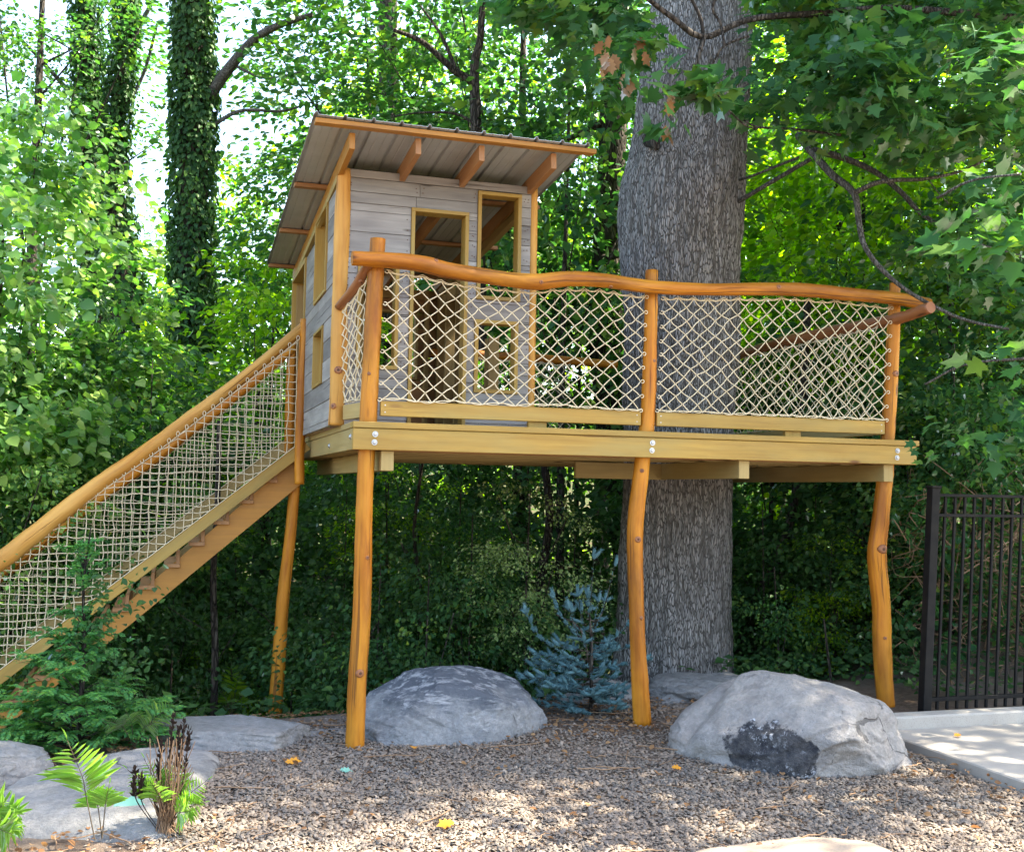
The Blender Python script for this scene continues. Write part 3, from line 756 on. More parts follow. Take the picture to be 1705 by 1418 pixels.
rows = [.0, .045, .185, .33, .48, .62, .765, .90, 1.045, 1.19, 1.335, 1.48, 1.612, 1.708]
FH = [(.449, .862, -.1, 1.535), (.927, 1.250, .925, 1.700), (.920, 1.240, .262, .780), (.085, .372, .395, 1.155)]
mb = MB(); mb.box((XL, FY-.004, 1.710), (XR, FY+.028, ZT), 0, .002); fw = mb.build('front_wall', GREY, TH)
for (a, b, za, zb) in cutrows(XL, XR, 0, ZT, FH, rows, 3):
    mb = MB(); dd = rnd.uniform(-.002, .003); mb.box((a+.0012, FY+dd, za+.0015), (b-.0012, FY+.022+dd, zb-.0015), 0, .002); mb.build('plank', GREY, fw)
NB = MB()
for (a, b, za, zb) in cutrows(XL, XR, 0, ZT, FH, rows, 3):
    if b-a < .06 or zb-za < .08: continue
    for xx in (a+.025, b-.025):
        for zz in (za+.035, zb-.035): q = (xx+rnd.uniform(-.005, .005), FY-.004, zz+rnd.uniform(-.006, .006)); NB.tube([q, (q[0], FY-.0065, q[2])], [.0042, .0034], 6)
nb_ = NB.build('nail_heads', KNOT, fw); nb_['kind'] = 'stuff'
LH = [(1.07, 1.60, .33, .755), (.97, 1.655, .985, 1.635), (2.32, 3.38, -.1, 1.50)]
def ztop(y): return 1.86-.072*y-.118
mb = MB(); mb.obox((-.060, .56, ztop(.56)-.006), (-.060, 3.46, ztop(3.46)-.006), .03, .05); lw = mb.build('left_wall', LUMD, TH)
for (a, b, za, zb) in cutrows(.60, 3.44, 0, 1.7, LH, rows[:-1]+[1.70], 5):
    zt = min(ztop(a), ztop(b))-.03
    if za > zt: continue
    zb = min(zb, zt)
    if zb-za < .02: continue
    mb = MB(); dd = rnd.uniform(-.002, .002); mb.box((-.070+dd, a+.0012, za+.0015), (-.048+dd, b-.0012, zb-.0015), 1, .002); mb.build('plank', GREY, lw)
# corner posts (peeled logs)
log('corner_post', [(-.030, FY+.03, 0.0), (-.028, FY+.03, .25), (-.022, FY+.03, .5), (-.028, FY+.03, .9), (-.026, FY+.03, 1.3), (-.02, FY+.03, 1.765)], [.060, .058, .066, .058, .062, .052], mat=LOGP, seed=41, n=60, lump=.05, knots=[(.32, -1.75, .026), (.11, -2.2, .02)])
log('corner_post', [(1.350, FY+.035, 0.0), (1.352, FY+.035, .8), (1.350, FY+.035, 1.765)], [.036, .036, .034], mat=LOGP, seed=43, n=40, lump=.05, label='slim corner post')
# openings: frames standing proud of the planks
def frame(name, x0, x1, z0, z1, wall='front', t=.026, depth=.10, sill=True, mat=None, parent=None):
    mat = mat or LUM; f = MB()
    def bx(a0, a1, b0, b1, g):
        if wall == 'front': f.box((a0, FY-.014, b0), (a1, FY-.014+depth, b1), 0 if g else 2, .0015)
        elif wall == 'left': f.box((-.084, a0, b0), (-.084+depth, a1, b1), 1 if g else 2, .0015)
        elif wall == 'right': f.box((XR-.02, a0, b0), (XR-.02+depth, a1, b1), 1 if g else 2, .0015)
        else: f.box((a0, 3.37, b0), (a1, 3.37+depth, b1), 0 if g else 2, .0015)
    bx(x0, x0+t, z0, z1-t, 0); bx(x1-t, x1, z0, z1-t, 0); bx(x0, x1, z1-t+.0005, z1, 1)
    if sill: bx(x0+t+.0005, x1-t-.0005, z0, z0+t, 1)
    return f.build(name, mat, parent)
frame('door_frame', FH[0][0], FH[0][1], 0.001, FH[0][3], sill=False, depth=.12, parent=fw)
for h in FH[1:]: frame('window_frame', *h, depth=.11, parent=fw)
for h in LH[:2]: frame('window_frame', *h, wall='left', depth=.11, parent=lw, t=.022)
frame('door_frame', LH[2][0], LH[2][1], .001, LH[2][3]+.0, wall='left', sill=False, depth=.11, parent=lw, t=.04)
# inner framing: studs, back wall with brown boards, right wall of studs
def stud(x, y, z0, z1, wx=.036, wy=.085, mat=INNER): mb = MB(); mb.box((x, y, z0), (x+wx, y+wy, z1), 2, .002); mb.build('stud', mat, TH)
for yy in (.72, 2.10, 2.24, 3.40): stud(-.045, yy-.08, .001, ztop(yy)-.06, .085, .036)
stud(-.045, 1.72, .001, 1.6, .085, .036)
for xx in (.40, .89, 1.27): stud(xx, FY+.10, .001, 1.70, .036, .05)
bw = MB(); bw.box((.0, 3.42, 1.40), (1.36, 3.456, 1.49), 0, .002); bwo = bw.build('back_wall', INNER, TH)
BH = [(.25, 1.12, .62, 1.28)]
for (a, b, za, zb) in cutrows(.0, 1.36, 0, 1.4, BH, [0, .14, .28, .42, .56, .70, .84, .98, 1.12, 1.26, 1.4], 8):
    mb = MB(); mb.box((a+.0015, 3.43, za+.002), (b-.0015, 3.452, zb-.002), 0, .002); mb.build('plank', LUMB, bwo)
frame('window_frame', *BH[0], wall='back', depth=.10, parent=bwo, mat=INNER)
for xx in (.02, .55, 1.18, 1.30): stud(xx, 3.33, .001, 1.48, .036, .085)
rw = MB(); rw.obox((1.335, .60, ztop(.6)-.01), (1.335, 3.42, ztop(3.42)-.01), .05, .09); rwo = rw.build('right_wall', INNER, TH)
for yy in (1.50, 1.60): stud(1.30, yy, .001, .80, .085, .036, INNER)
for yy in (2.18, 2.26, 2.62, 3.0, 3.3): stud(1.30, yy, .001, ztop(yy)-.06, .085, .036, INNER)
for (a, b, za, zb) in cutrows(2.22, 3.44, 0, 1.4, [(2.66, 3.02, .55, 1.1)], [0, .14, .28, .42, .56, .70, .84, .98, 1.12, 1.26, 1.4], 9):
    mb = MB(); mb.box((1.388, a+.0015, za+.002), (1.408, b-.0015, zb-.002), 1, .002); mb.build('plank', LUMB, rwo)

# --- roof
def ro(y): return 1.86-.072*y
for x0, y0 in ((-.070, .03), (.357, .0), (.785, .0), (1.29, .0)):
    mb = MB(); a = Vector((x0+.02, y0, ro(y0)-.055)); b = Vector((x0+.02, 3.50, ro(3.5)-.055)); mb.obox(a, b, .038, .108); mb.build('rafter', LUMB if x0 > -.05 else LUMS, TH)
for yp in (-.085, 1.13, 2.28, 3.40):
    mb = MB(); z = ro(yp+.045)+.0165
    mb.obox((-.300, yp+.045, z), (1.585, yp+.045, z), .088, .030, upv=(0, -.072, 1)); 
    o = mb.build('purlin', LUMB if yp > 0 else LUMS, TH)
mb = MB()
def roof_profile():
    pts = []; x = -.315; pts.append((x, 0)); pitch_ = .181
    k = -.298
    while k < 1.60:
        for dx, h in ((-.014, 0), (-.007, .017), (.007, .017), (.014, 0)): pts.append((k+dx, h))
        for q in (.06, .12):
            if k+q+.03 < 1.60: pts += [(k+q-.006, 0), (k+q, .003), (k+q+.006, 0)]
        k += pitch_
    pts = sorted(set(p for p in pts if p[0] <= 1.61)); return pts
RPF = roof_profile()
nseg = 24; vs = []; fs = []
for j in range(nseg+1):
    y = -.112+(3.53+.112)*j/nseg
    for (x, h) in RPF: vs.append((x, y, ro(y)+.033+h+.0008*math.sin(9*x+5*y)))
for j in range(nseg+1):
    y = -.112+(3.53+.112)*j/nseg
    for (x, h) in RPF: vs.append((x, y, ro(y)+.0345+h+.0008*math.sin(9*x+5*y)+.0012))
n_ = len(RPF); off = n_*(nseg+1)
for j in range(nseg):
    for i in range(n_-1):
        a = j*n_+i; fs.append((a, a+n_, a+n_+1, a+1)); fs.append((off+a, off+a+1, off+a+n_+1, off+a+n_))
for i in range(n_-1): fs.append((i, i+1, off+i+1, off+i)); a = nseg*n_+i; fs.append((a, off+a, off+a+1, a+1))
for j in range(nseg): a = j*n_; fs.append((a, off+a, off+a+n_, a+n_)); a = j*n_+n_-1; fs.append((a, a+n_, off+a+n_, off+a))
me = bpy.data.meshes.new('metal_roof'); me.from_pydata(vs, [], fs); me.update(); link('metal_roof', me, TH, ROOFM)

# --- staircase down to the left (near side y 2.3, far side 3.2)
RISE, RUN = .1725, .1865
YN, YF2 = 2.36, 3.24
def sx(k): return -.215-RUN*k          # nose x of tread k
def tz(k): return -.19-RISE*k
NT = 12
SL = RISE/RUN
for (ya, yb, mt) in ((YN, YN+.04, LUMS), (YF2, YF2+.04, LUMD)):
    out = [(-.04, -.06)]
    for k in range(NT):
        xa = -.115-RUN*k; out += [(xa, tz(k)-.035+.0), (xa-RUN, tz(k)-.035)]
    out = [(-.04, tz(0)+.075), (-.16-RUN*(NT-1), tz(NT-1)-.035+.005), (-.16-RUN*(NT-1)-.22, tz(NT)-.035), (-.16-RUN*(NT-1)-.22, tz(NT)-.20)]
    out += [(-.04, -.335-.045)]
    MBo = MB(); MBo.poly([(a, b) for a, b in out], ya, yb, 1); MBo.build('stair_stringer', mt, TH)
for k in range(NT):
    mb = MB(); xr = -.04-RUN*k
    mb.box((xr-.155, YN-.040, tz(k)-.030), (xr-.030, YF2+.06, tz(k)), 1, .003); tr = mb.build('stair_tread', LUMB, TH)
    mb = MB(); mb.box((xr-.062, YN-.034, tz(k)+.001), (xr-.034, YF2+.05, tz(k)+.105), 2, .002); mb.build('stair_riser', LUMB, TH)
# kick boards and rail logs and posts
def kick(y, dz, mat, lab=None):
    mb = MB(); x0, z0 = -.03, -.035+dz; x1 = -2.75; z1 = z0-(x0-x1)*.812
    mb.obox((x0, y, z0), (x1, y, z1), .038, .095); o = mb.build('kick_board', mat, TH); return o
kick(2.285, -.035, LUM); kick(3.33, .05, LUMD)
KZ = lambda x: -.07+.0475*1.25-(-.03-x)*.812
rl = [(-.06, 2.30, .93), (-.55, 2.30, .475), (-1.262, 2.30, -.135), (-1.6, 2.29, -.40), (-1.909, 2.28, -.665), (-2.322, 2.27, -1.032), (-2.75, 2.26, -1.40)]
log('stair_rail_log', rl, [.043, .050, .064, .068, .074, .078, .074], mat=LOGP, seed=51, n=90, lump=.11, knots=[(.3, -2.4, .018), (.52, -2.0, .02), (.75, -2.6, .024)])
log('stair_rail_log', [(x-.0, 3.26, z+.01-.085) for x, y, z in rl], [.04, .045, .05, .05, .055, .055, .055], seed=53, n=60, lump=.07)
log('stair_post', [(-.085, 2.255, -.40), (-.09, 2.26, -.05), (-.085, 2.27, .4), (-.075, 2.28, .97)], [.042, .045, .047, .042], seed=55, n=40, lump=.08)
log('stair_post', [(-.08, 3.30, -.40), (-.08, 3.30, .4), (-.08, 3.30, .9)], [.042, .045, .042], seed=56, n=30, lump=.08)
for yy, dz in ((2.28, 0), (3.28, -.08)): log('stair_post', [(-2.62, yy, -2.35), (-2.62, yy, -1.25+dz)], [.05, .05], seed=57, n=20)
def square_net(name, y, railf, kickf, x0, x1, seed, r=.0037):
    rr = np.random.default_rng(seed); lc = LC(); step = .066
    n = int((x0-x1)/step); xs_ = [x0-step*i for i in range(n+1)]
    cols_ = {}
    LV = .064; rows_ = {}
    for i, xx in enumerate(xs_):
        zt, zb = railf(xx), kickf(xx); q = [np.array([xx, y, zt])]
        k1 = math.floor((zt-.02)/LV); k0 = math.ceil((zb+.02)/LV)
        for kk in range(k1, k0-1, -1):
            z_ = kk*LV-.010*math.sin(i*.35+kk)+rr.normal(0, .0035)
            p_ = np.array([xx+rr.normal(0, .004), y+rr.normal(0, .006), z_]); q.append(p_); rows_.setdefault(kk, {})[i] = p_
        q.append(np.array([xx, y, zb])); cols_[i] = q; tube_np(lc, np.array(q), r)
    for kk, d in rows_.items():
        ks = sorted(d); 
        for a, b in zip(ks[:-1], ks[1:]):
            if b == a+1: m = (d[a]+d[b])/2+np.array([0, 0, -.004])+rr.normal(0, .0015, 3); tube_np(lc, np.array([d[a], m, d[b]]), r)
        if ks:      # tie the row end to the neighbouring column where the slope cuts it off
            for e, o_ in ((ks[0], -1), (ks[-1], 1)):
                if 0 <= e+o_ <= n:
                    t_ = cols_.get(e+o_, None)
                    if t_ is not None: b = min((t_[0], t_[-1]), key=lambda v: abs(v[2]-d[e][2])); 
                    if t_ is not None and abs(b[2]-d[e][2]) < .07: tube_np(lc, np.array([d[e], (d[e]+b)/2, b]), r)
        for q in d.values(): knot_np(lc, q, r*1.7)
    net = link(name, lc.mesh(name), TH, ROPE)
    eb = LC(); top = [cols_[i][0] for i in range(n+1)]; bot = [cols_[i][-1] for i in range(n+1)]
    tube_np(eb, np.array(bot), r); link('border_cord', eb.mesh('border_cord'), net, ROPE); eb = LC(); tube_np(eb, np.array(top), r)
    for q in top[::1]:
        a = np.linspace(0, 2*np.pi, 9); tube_np(eb, np.stack([q[0]+np.cos(a)*.012, q[1]+0*a-.01, q[2]+.016+np.sin(a)*.02], 1), r*.9)
    link('border_cord', eb.mesh('border_cord'), net, ROPE)
zr = lambda x: float(np.interp(-x, [-q[0] for q in rl], [q[2] for q in rl]))
square_net('stair_rope_net', 2.262, lambda x: zr(x)-.075, lambda x: KZ(x), -.13, -2.55, 61)
square_net('stair_rope_net', 3.27, lambda x: zr(x)-.14, lambda x: KZ(x)+.085, -.15, -2.55, 62, r=.0035)

# ================================================================== THE BIG OAK
OAK = empty('oak_tree', (3.1, 1.95, -2.3), 'huge grey barked oak rising through the deck between the nets', 'tree')
def trunk_mesh(name, ctrl, rads, nz, na, seed, amp=.03, fine=.012, buttress=0):
    pts = np.array(spl(ctrl, nz)); rr = np.array([q[0] for q in spl([(r,) for r in rads], nz)])
    a = np.arange(na)/na*2*np.pi; V = np.zeros((nz, na, 3))
    for i in range(nz):
        p = pts[i]; z = p[2]
        for k in range(na):
            c, s = math.cos(a[k]), math.sin(a[k])
            d = amp*noise.noise(Vector((c*1.6+seed, s*1.6, z*1.1)))*2
            q = noise.noise(Vector((c*9+seed, s*9, z*2.6))); d += fine*(1-abs(q)*2.4)
            q = noise.noise(Vector((c*24, s*24+seed, z*6))); d += fine*.6*(1-abs(q)*2.2)
            d += buttress*max(0, 1-(z+2.9)/1.6)**1.5*(.5+.5*math.sin(4*a[k]+seed+.6*math.sin(2*a[k])))
            d += .012*noise.noise(Vector((c*4+seed, s*4, z*.7)))
            V[i, k] = (p[0]+(rr[i]+d)*c, p[1]+(rr[i]+d)*s, z)
    i, j = np.meshgrid(np.arange(nz-1), np.arange(na), indexing='ij'); j2 = (j+1) % na
    F = np.stack([i*na+j, i*na+j2, (i+1)*na+j2, (i+1)*na+j], -1).reshape(-1, 4)
    return np_mesh(name, V.reshape(-1, 3), F, True)
def px2(a, b, Y): return np.array(PY(a, b, Y))
oc = []; orad = []
for (l, r_, yy) in [(1012, 1216, 1190), (1022, 1215, 1100), (1030, 1213, 900), (1042, 1222, 600), (1040, 1226, 460), (1038, 1232, 340), (1058, 1238, 230), (1072, 1241, 120), (1092, 1246, 0), (1110, 1252, -130)]:
    A, B = px2(l, yy, 1.95), px2(r_, yy, 1.95); c = (A+B)/2; oc.append((c[0], 1.95, c[2])); orad.append(np.linalg.norm(B-A)/2*(.93 if yy < 850 else .90))
oc = [(oc[0][0], 1.95, -2.9)]+oc+[(4.2, 2.2, 7.0), (4.4, 2.3, 10.0)]; orad = [orad[0]*1.12]+orad+[.40, .25]
link('trunk', trunk_mesh('trunk', oc, orad, 460, 190, 3, .022, .013, .16), OAK, OAKBARK)
# burl scar and branch stub on the left face
mb = MB(); s0 = np.array(PY(1098, 235, 1.45)); mb.tube([s0+np.array([.02, .25, .10]), s0+np.array([0, .08, 0]), s0+np.array([-.01, .035, -.06])], [.07, .04, .015], 16, True, .35, 4); mb.build('branch_stub', BARK, OAK)
# overhead limbs (mostly above the frame) and the crown they carry, plus one copy added for shade
crown_o, cso = crown_mesh('oak_crown', 21, (5.0, 4.2, 2.1), 120, 120, .15, TM, .25, .9)
lo = link('crown', crown_o, None, LF_BLUE); lo.parent = OAK; lo.location = (1.5, .6, 10.3)
cb = bpy.data.objects.new('crown', crown_o); COL.objects.link(cb); cb.parent = OAK; cb.location = (4.6, -.2, 9.0); cb.rotation_euler = (0, 0, 2.1); cb.scale = (.8, .75, .9)
shade_crown = bpy.data.objects.new('crown', crown_o); COL.objects.link(shade_crown); shade_crown.parent = OAK; shade_crown.location = (3.4, -2.0, 11.0); shade_crown.rotation_euler = (0, 0, 4.1); shade_crown.scale = (.6, .42, .8)  # extra crown mass out of view, added to shade the gravel
mb = MB()
rl_ = random.Random(4)
for k in range(10):
    a = k*.63; z0 = 6+rl_.random()*3; e = Vector((4.2+math.cos(a)*4.2, 2.3+math.sin(a)*3.4, 7.5+rl_.random()*1.5))
    s_ = Vector((4.1, 2.2, z0)); m_ = (s_+e)/2+Vector((0, 0, .7)); P = spl([s_, m_, e], 14); mb.tube(P, [.16-.010*i for i in range(14)], 7)
mb.build('limb', BARK, OAK)

# the low limb of the oak that hangs forward into the top right of the view
def branch(mb, pts, r0, r1, n=26, sides=7, lump=.1):
    P = spl(pts, n); mb.tube(P, [r0+(r1-r0)*i/(n-1) for i in range(n)], sides, True, lump, rnd.random()*9)
Q = lambda a, b, d: tuple(PD(a, b, d))
mb = MB(); branch(mb, [Q(1690, 30, 8.6), Q(1500, 15, 8.2), Q(1380, 22, 7.9), Q(1250, 32, 7.6), Q(1172, 62, 7.4), Q(1120, 30, 7.3), Q(1068, -10, 7.2)], .030, .016); mb.build('limb', BARK, OAK)
mb = MB(); branch(mb, [Q(1172, 62, 7.4), Q(1164, 90, 7.35), Q(1156, 118, 7.3)], .018, .010, 10); mb.build('limb', BARK, OAK)
mb = MB(); branch(mb, [Q(1172, 62, 7.4), Q(1166, 30, 7.4), Q(1148, -8, 7.4)], .014, .010, 10); mb.build('limb', BARK, OAK)
mb = MB(); branch(mb, [Q(1246, 60, 7.4), Q(1206, 76, 7.3), Q(1190, 100, 7.3), Q(1182, 112, 7.3)], .010, .006, 10); mb.build('limb', BARK, OAK)
mb = MB(); branch(mb, [Q(1206, 76, 7.3), Q(1200, 40, 7.4), Q(1186, 15, 7.4), Q(1195, -8, 7.4)], .010, .008, 10); mb.build('limb', BARK, OAK)
mb = MB(); branch(mb, [Q(1240, 150, 7.6), Q(1218, 150, 7.5), Q(1190, 155, 7.4), Q(1150, 168, 7.2)], .006, .004, 10); mb.build('limb', BARK, OAK)
mb = MB(); branch(mb, [Q(1260, 215, 7.6), Q(1240, 208, 7.5), Q(1210, 180, 7.4), Q(1188, 150, 7.3), Q(1150, 140, 7.2)], .007, .004, 12); mb.build('limb', BARK, OAK)
mb = MB(); branch(mb, [Q(1400, 225, 7.8), Q(1320, 215, 7.7), Q(1262, 212, 7.6), Q(1238, 200, 7.6)], .010, .006, 12); mb.build('limb', BARK, OAK)

mb = MB(); branch(mb, [Q(1330, 225, 9.0), Q(1350, 250, 8.8), Q(1385, 290, 8.6), Q(1422, 322, 8.4), Q(1430, 370, 8.3), Q(1440, 410, 8.2), Q(1470, 450, 8.1), Q(1520, 490, 8.0), Q(1600, 530, 7.9), Q(1680, 548, 7.8)], .034, .010, 46); mb.build('limb', GREYBARK, OAK)
mb = MB(); branch(mb, [Q(1422, 322, 8.4), Q(1455, 306, 8.3), Q(1490, 300, 8.2), Q(1540, 298, 8.1), Q(1600, 285, 8.0), Q(1650, 262, 7.9)], .022, .008, 30); mb.build('limb', GREYBARK, OAK)
mb = MB(); branch(mb, [Q(1352, 250, 8.8), Q(1400, 262, 8.8), Q(1455, 285, 8.8), Q(1500, 320, 8.7), Q(1540, 360, 8.6), Q(1610, 400, 8.5), Q(1710, 430, 8.4)], .030, .012, 36); mb.build('limb', GREYBARK, OAK)
mb = MB(); branch(mb, [Q(1466, 250, 8.4), Q(1470, 215, 8.4), Q(1478, 180, 8.4), Q(1500, 150, 8.4)], .012, .008, 14); mb.build('limb', GREYBARK, OAK)
mb = MB(); branch(mb, [Q(1545, 298, 8.1), Q(1560, 318, 8.0), Q(1580, 340, 8.0)], .006, .003, 8); mb.build('limb', GREYBARK, OAK)
mb = MB(); branch(mb, [Q(1560, 330, 6.2), Q(1620, 300, 6.0), Q(1700, 290, 5.8)], .008, .006, 10); mb.build('limb', GREYBARK, OAK)
mb = MB(); branch(mb, [Q(1540, 640, 6.6), Q(1610, 606, 6.4), Q(1720, 596, 6.2)], .006, .008, 10); mb.build('limb', GREYBARK, OAK)
mb = MB(); branch(mb, [Q(1222, 340, 9.6), Q(1290, 300, 9.4), Q(1350, 265, 9.2)], .02, .018, 10); mb.build('limb', GREYBARK, OAK)
mb = MB(); branch(mb, [Q(1230, 300, 9.6), Q(1260, 290, 9.4), Q(1330, 262, 9.2)], .012, .012, 10); mb.build('limb', GREYBARK, OAK)

lc = LC(); r = np.random.default_rng(8)
def near_sprays(lst, dlo, dhi, n, size, T, rad=.30, seed=1, down=-.2):
    for (a, b, c, d, m) in lst:
        for _ in range(m):
            p_ = PD(r.uniform(a, c), r.uniform(b, d), r.uniform(dlo, dhi))
            o = np.array([-.5, -.3, down])+r.normal(0, .5, 3)*np.array([1, 1, .3]); spray(lc, p_, unit(o), int(n*r.uniform(.5, 1.5)), rad*r.uniform(.7, 1.3), size, T, r, .18, .3, .38)
near_sprays([(1250, -60, 1760, 110, 46), (1250, 110, 1480, 230, 15), (1450, 110, 1760, 270, 24), (1620, 300, 1780, 560, 8), (1500, 330, 1620, 440, 3), (840, -70, 1060, 20, 16), (960, 20, 1050, 90, 6), (1600, 660, 1780, 760, 5)], 7.2, 9.2, 52, .098, TM)
near_sprays([(1060, 40, 1130, 110, 4), (1080, 110, 1200, 175, 4), (1180, 130, 1240, 170, 3), (1085, 170, 1120, 215, 1), (1000, 130, 1060, 170, 2)], 7.1, 7.5, 13, .115, TM, .17)
near_sprays([(1600, 250, 1760, 420, 7), (1620, 560, 1780, 640, 3), (1620, 0, 1760, 120, 4)], 5.6, 6.4, 15, .12, TM, .24)
link('foliage', lc.mesh('foliage'), OAK, LF_BLUE)
lc = LC()
for (a, b, k_) in [(1015, 95, 9), (1042, 135, 4), (1062, 75, 3), (1118, 165, 4), (1100, 205, 3), (1012, 75, 3)]:
    for _ in range(k_):
        p_ = PD(a+r.normal(0, 7), b+r.normal(0, 10), 7.2+r.normal(0, .05))
        lc.add(*leaves(p_[None], np.array([[r.normal(0, .3), r.normal(0, .3), -1.]]), r.normal(0, 1, (1, 3)), np.array([.11]), TO))
dl = link('dead_leaves', lc.mesh('dead_leaves'), OAK, LF_DEAD); dl['label'] = 'small cluster of pink brown withered leaves'

# ================================================================== BOULDERS
def ico(sub):
    import bmesh
    bm = bmesh.new(); bmesh.ops.create_icosphere(bm, subdivisions=sub, radius=1); V = np.array([v.co[:] for v in bm.verts]); F = np.array([[v.index for v in f.verts] for f in bm.faces]); bm.free(); return V, F
ICO = {}
def rock(name, c, rad, yaw, seed, mat, sub=6, planes=(), rough=.10, power=2.4, shape=None, label=None, cat='boulder', group=None, npl=9):
    if sub not in ICO: ICO[sub] = ico(sub)
    V, F = ICO[sub]; V = V.copy(); rr = np.random.default_rng(seed)
    # superellipsoid, cut by random planes, roughened
    n = unit(V); k = (np.abs(n)**power).sum(1)**(-1/power); P = n*k[:, None]
    pls = [(unit(np.array(a, float)), b) for a, b in planes]+[(unit(rr.normal(0, 1, 3)), rr.uniform(.80, .97)) for _ in range(npl)]
    for a, b in pls:
        d = P@a; ov = np.maximum(0, d-b); P = P-(ov*.85)[:, None]*a
    out = np.empty(len(P))
    for i, q in enumerate(P):
        v = Vector((q[0]*1.3+seed, q[1]*1.3, q[2]*1.7))
        x = noise.noise(v)*1.0+noise.noise(v*2.3)*.45+(1-abs(noise.noise(v*3.1+Vector((5, 1, 2))))*2)*.16+noise.noise(v*7)*.14+noise.noise(v*17)*.05
        st_ = (q[2]*.9+q[0]*.35*(1 if seed % 2 else -1)+noise.noise(v*.9)*.35)*4.5
        fr = st_-math.floor(st_); x += .42*(min(fr*6, 1)-fr)*(.3+abs(noise.noise(v*1.4+Vector((9, 9, 9))))*1.6)
        x += .05*noise.noise(v*30)+.10*(1-min(1, abs(noise.noise(v*2.1+Vector((3, 7, 1))))*14))*-1.6
        out[i] = x
    P = P*(1+rough*out)[:, None]
    if shape: P = shape(P)
    P = P*np.array(rad)
    cz, sz_ = math.cos(yaw), math.sin(yaw)
    P = np.stack([P[:, 0]*cz-P[:, 1]*sz_, P[:, 0]*sz_+P[:, 1]*cz, P[:, 2]], 1)
    o = link(name, np_mesh(name, P, F, True), None, mat); o.location = c
    return tag(o, label, cat, group)
rock('boulder', (.79, .40, -2.06), (.63, .44, .425), .03, 3, STONE_A, planes=[((-.75, -.2, .75), .88), ((.15, -.3, 1), .93), ((.7, -.2, .7), .93), ((-.1, -.9, .35), .88)], npl=5, power=2.7, rough=.06, label='rounded dark grey boulder streaked with pale veins beside the left front post', group='boulders edging the gravel', sub=7)
def bshape(P):
    P = P.copy(); x = P[:, 0]
    P[:, 2] *= np.interp(x, [-1.1, -.75, -.35, .0, .6, 1.1], [.50, .72, 1.0, 1.06, .98, .85])
    # second hump and a groove between the humps
    P[:, 2] -= .13*np.exp(-((x+.42-.25*P[:, 1])/.09)**2)*(P[:, 2] > 0)
    return P
rock('boulder', (2.68, -.66, -2.07), (.73, .53, .495), -.85, 12, STONE_B, planes=[((1, -.1, .2), .90), ((-.1, -.6, .8), .92), ((.2, .1, 1), .94)], npl=4, rough=.065, shape=bshape, power=2.8, label='largest tan grey boulder with a black stained patch near the pavement', group='boulders edging the gravel', sub=7)
rock('boulder', (2.48, -.50, -2.05), (.34, .20, .20), -.75, 31, STONE_B, rough=.08, label='black speckled lump against the front of the largest boulder') if False else None
rock('rock_slab', (2.95, .98, -2.02), (.46, .28, .17), .1, 5, STONE_C, rough=.14, power=3.5, label='flat grey slab rock at the foot of the oak', cat='rock', group='slab rocks at the edge')
rock('rock_slab', (2.22, 1.15, -2.08), (.36, .26, .20), .1, 6, STONE_C, rough=.14, power=3.5, label='low dark slab rock behind the blue spruce', cat='rock', group='slab rocks at the edge')
rock('rock', (2.62, .78, -2.10), (.20, .14, .12), .3, 9, STONE_C, rough=.16, label='small broken rock tucked beneath the slab by the oak', cat='rock')
rock('rock_slab', (-.68, .55, -2.10), (.50, .42, .21), -.12, 15, STONE_C, planes=[((0, 0, 1), .62)], rough=.10, power=3.2, label='long flat topped slab rock behind the gravel by the stair', cat='rock', group='slab rocks at the edge')
rock('rock_slab', (-1.30, -.70, -2.14), (.56, .83, .235), -.22, 17, STONE_C, planes=[((0, 0, 1), .60), ((-.2, -.9, .5), .8)], rough=.07, power=3.6, label='broad pale slab rock under the ferns at lower left', cat='rock', group='slab rocks at the edge')
rock('rock_slab', (-2.02, .12, -2.12), (.30, .34, .17), .3, 19, STONE_C, rough=.12, power=3, label='small slab rock cut off by the left edge of the photo', cat='rock', group='slab rocks at the edge')
rock('rock', (-.12, .62, -2.30), (.5, .25, .24), .0, 23, STONE_C, rough=.12, label='low buried rock between the slab and the left front post', cat='rock')
rock('flagstone', (1.66, -2.66, -2.055), (.46, .42, .045), .1, 25, concrete('flagstone_stone', (.40, .31, .23), (.34, .26, .20), (.25, .2, .16)), sub=5, rough=.03, power=5, label='brown flagstone at the bottom edge in sunlight', cat='flagstone', npl=3)

# ================================================================== METAL FENCE
FN = empty('metal_fence', (4.14, -.15, -1.95), 'black metal picket fence behind the kerb at right', 'fence')
FYF = -.15
def lean(x, z): return x+(z+1.95)*.055      # the fence leans a little to the right
def fbar(name, xa, za, xb, zb, wx, wy, sub=None, yy=FYF):
    mb = MB(); mb.obox((xa, yy, za), (xb, yy, zb), wy, wx, upv=(1, 0, 0) if abs(zb-za) > abs(xb-xa) else (0, 0, 1), bev=.003); return mb.build(name, BLACK, sub or FN)
pst = fbar('fence_post', 4.128, -1.99, 4.128+1.63*.055, -.345, .068, .068)
mb = MB(); mb.box((4.176, FYF-.041, -.350), (4.258, FYF+.041, -.332), 0, .004); mb.build('post_cap', BLACK, pst)
for z, hh in ((-.400, .022), (-.545, .022), (-1.865, .028)):
    x0 = lean(4.14, z); mb = MB(); mb.box((x0+.03, FYF-.018, z-hh/2), (7.3, FYF+.018, z+hh/2), 0, .002); mb.build('fence_rail', BLACK, FN)
k = 0
while k < 34:
    xb = 4.235+.085*k
    fbar('picket', lean(xb, -1.94), -1.94, lean(xb, -.412 if 1 else 0), -.412, .020, .020); k += 1
pst2 = fbar('fence_post', 6.6, -2.0, 6.6+1.63*.055, -.345, .085, .085)

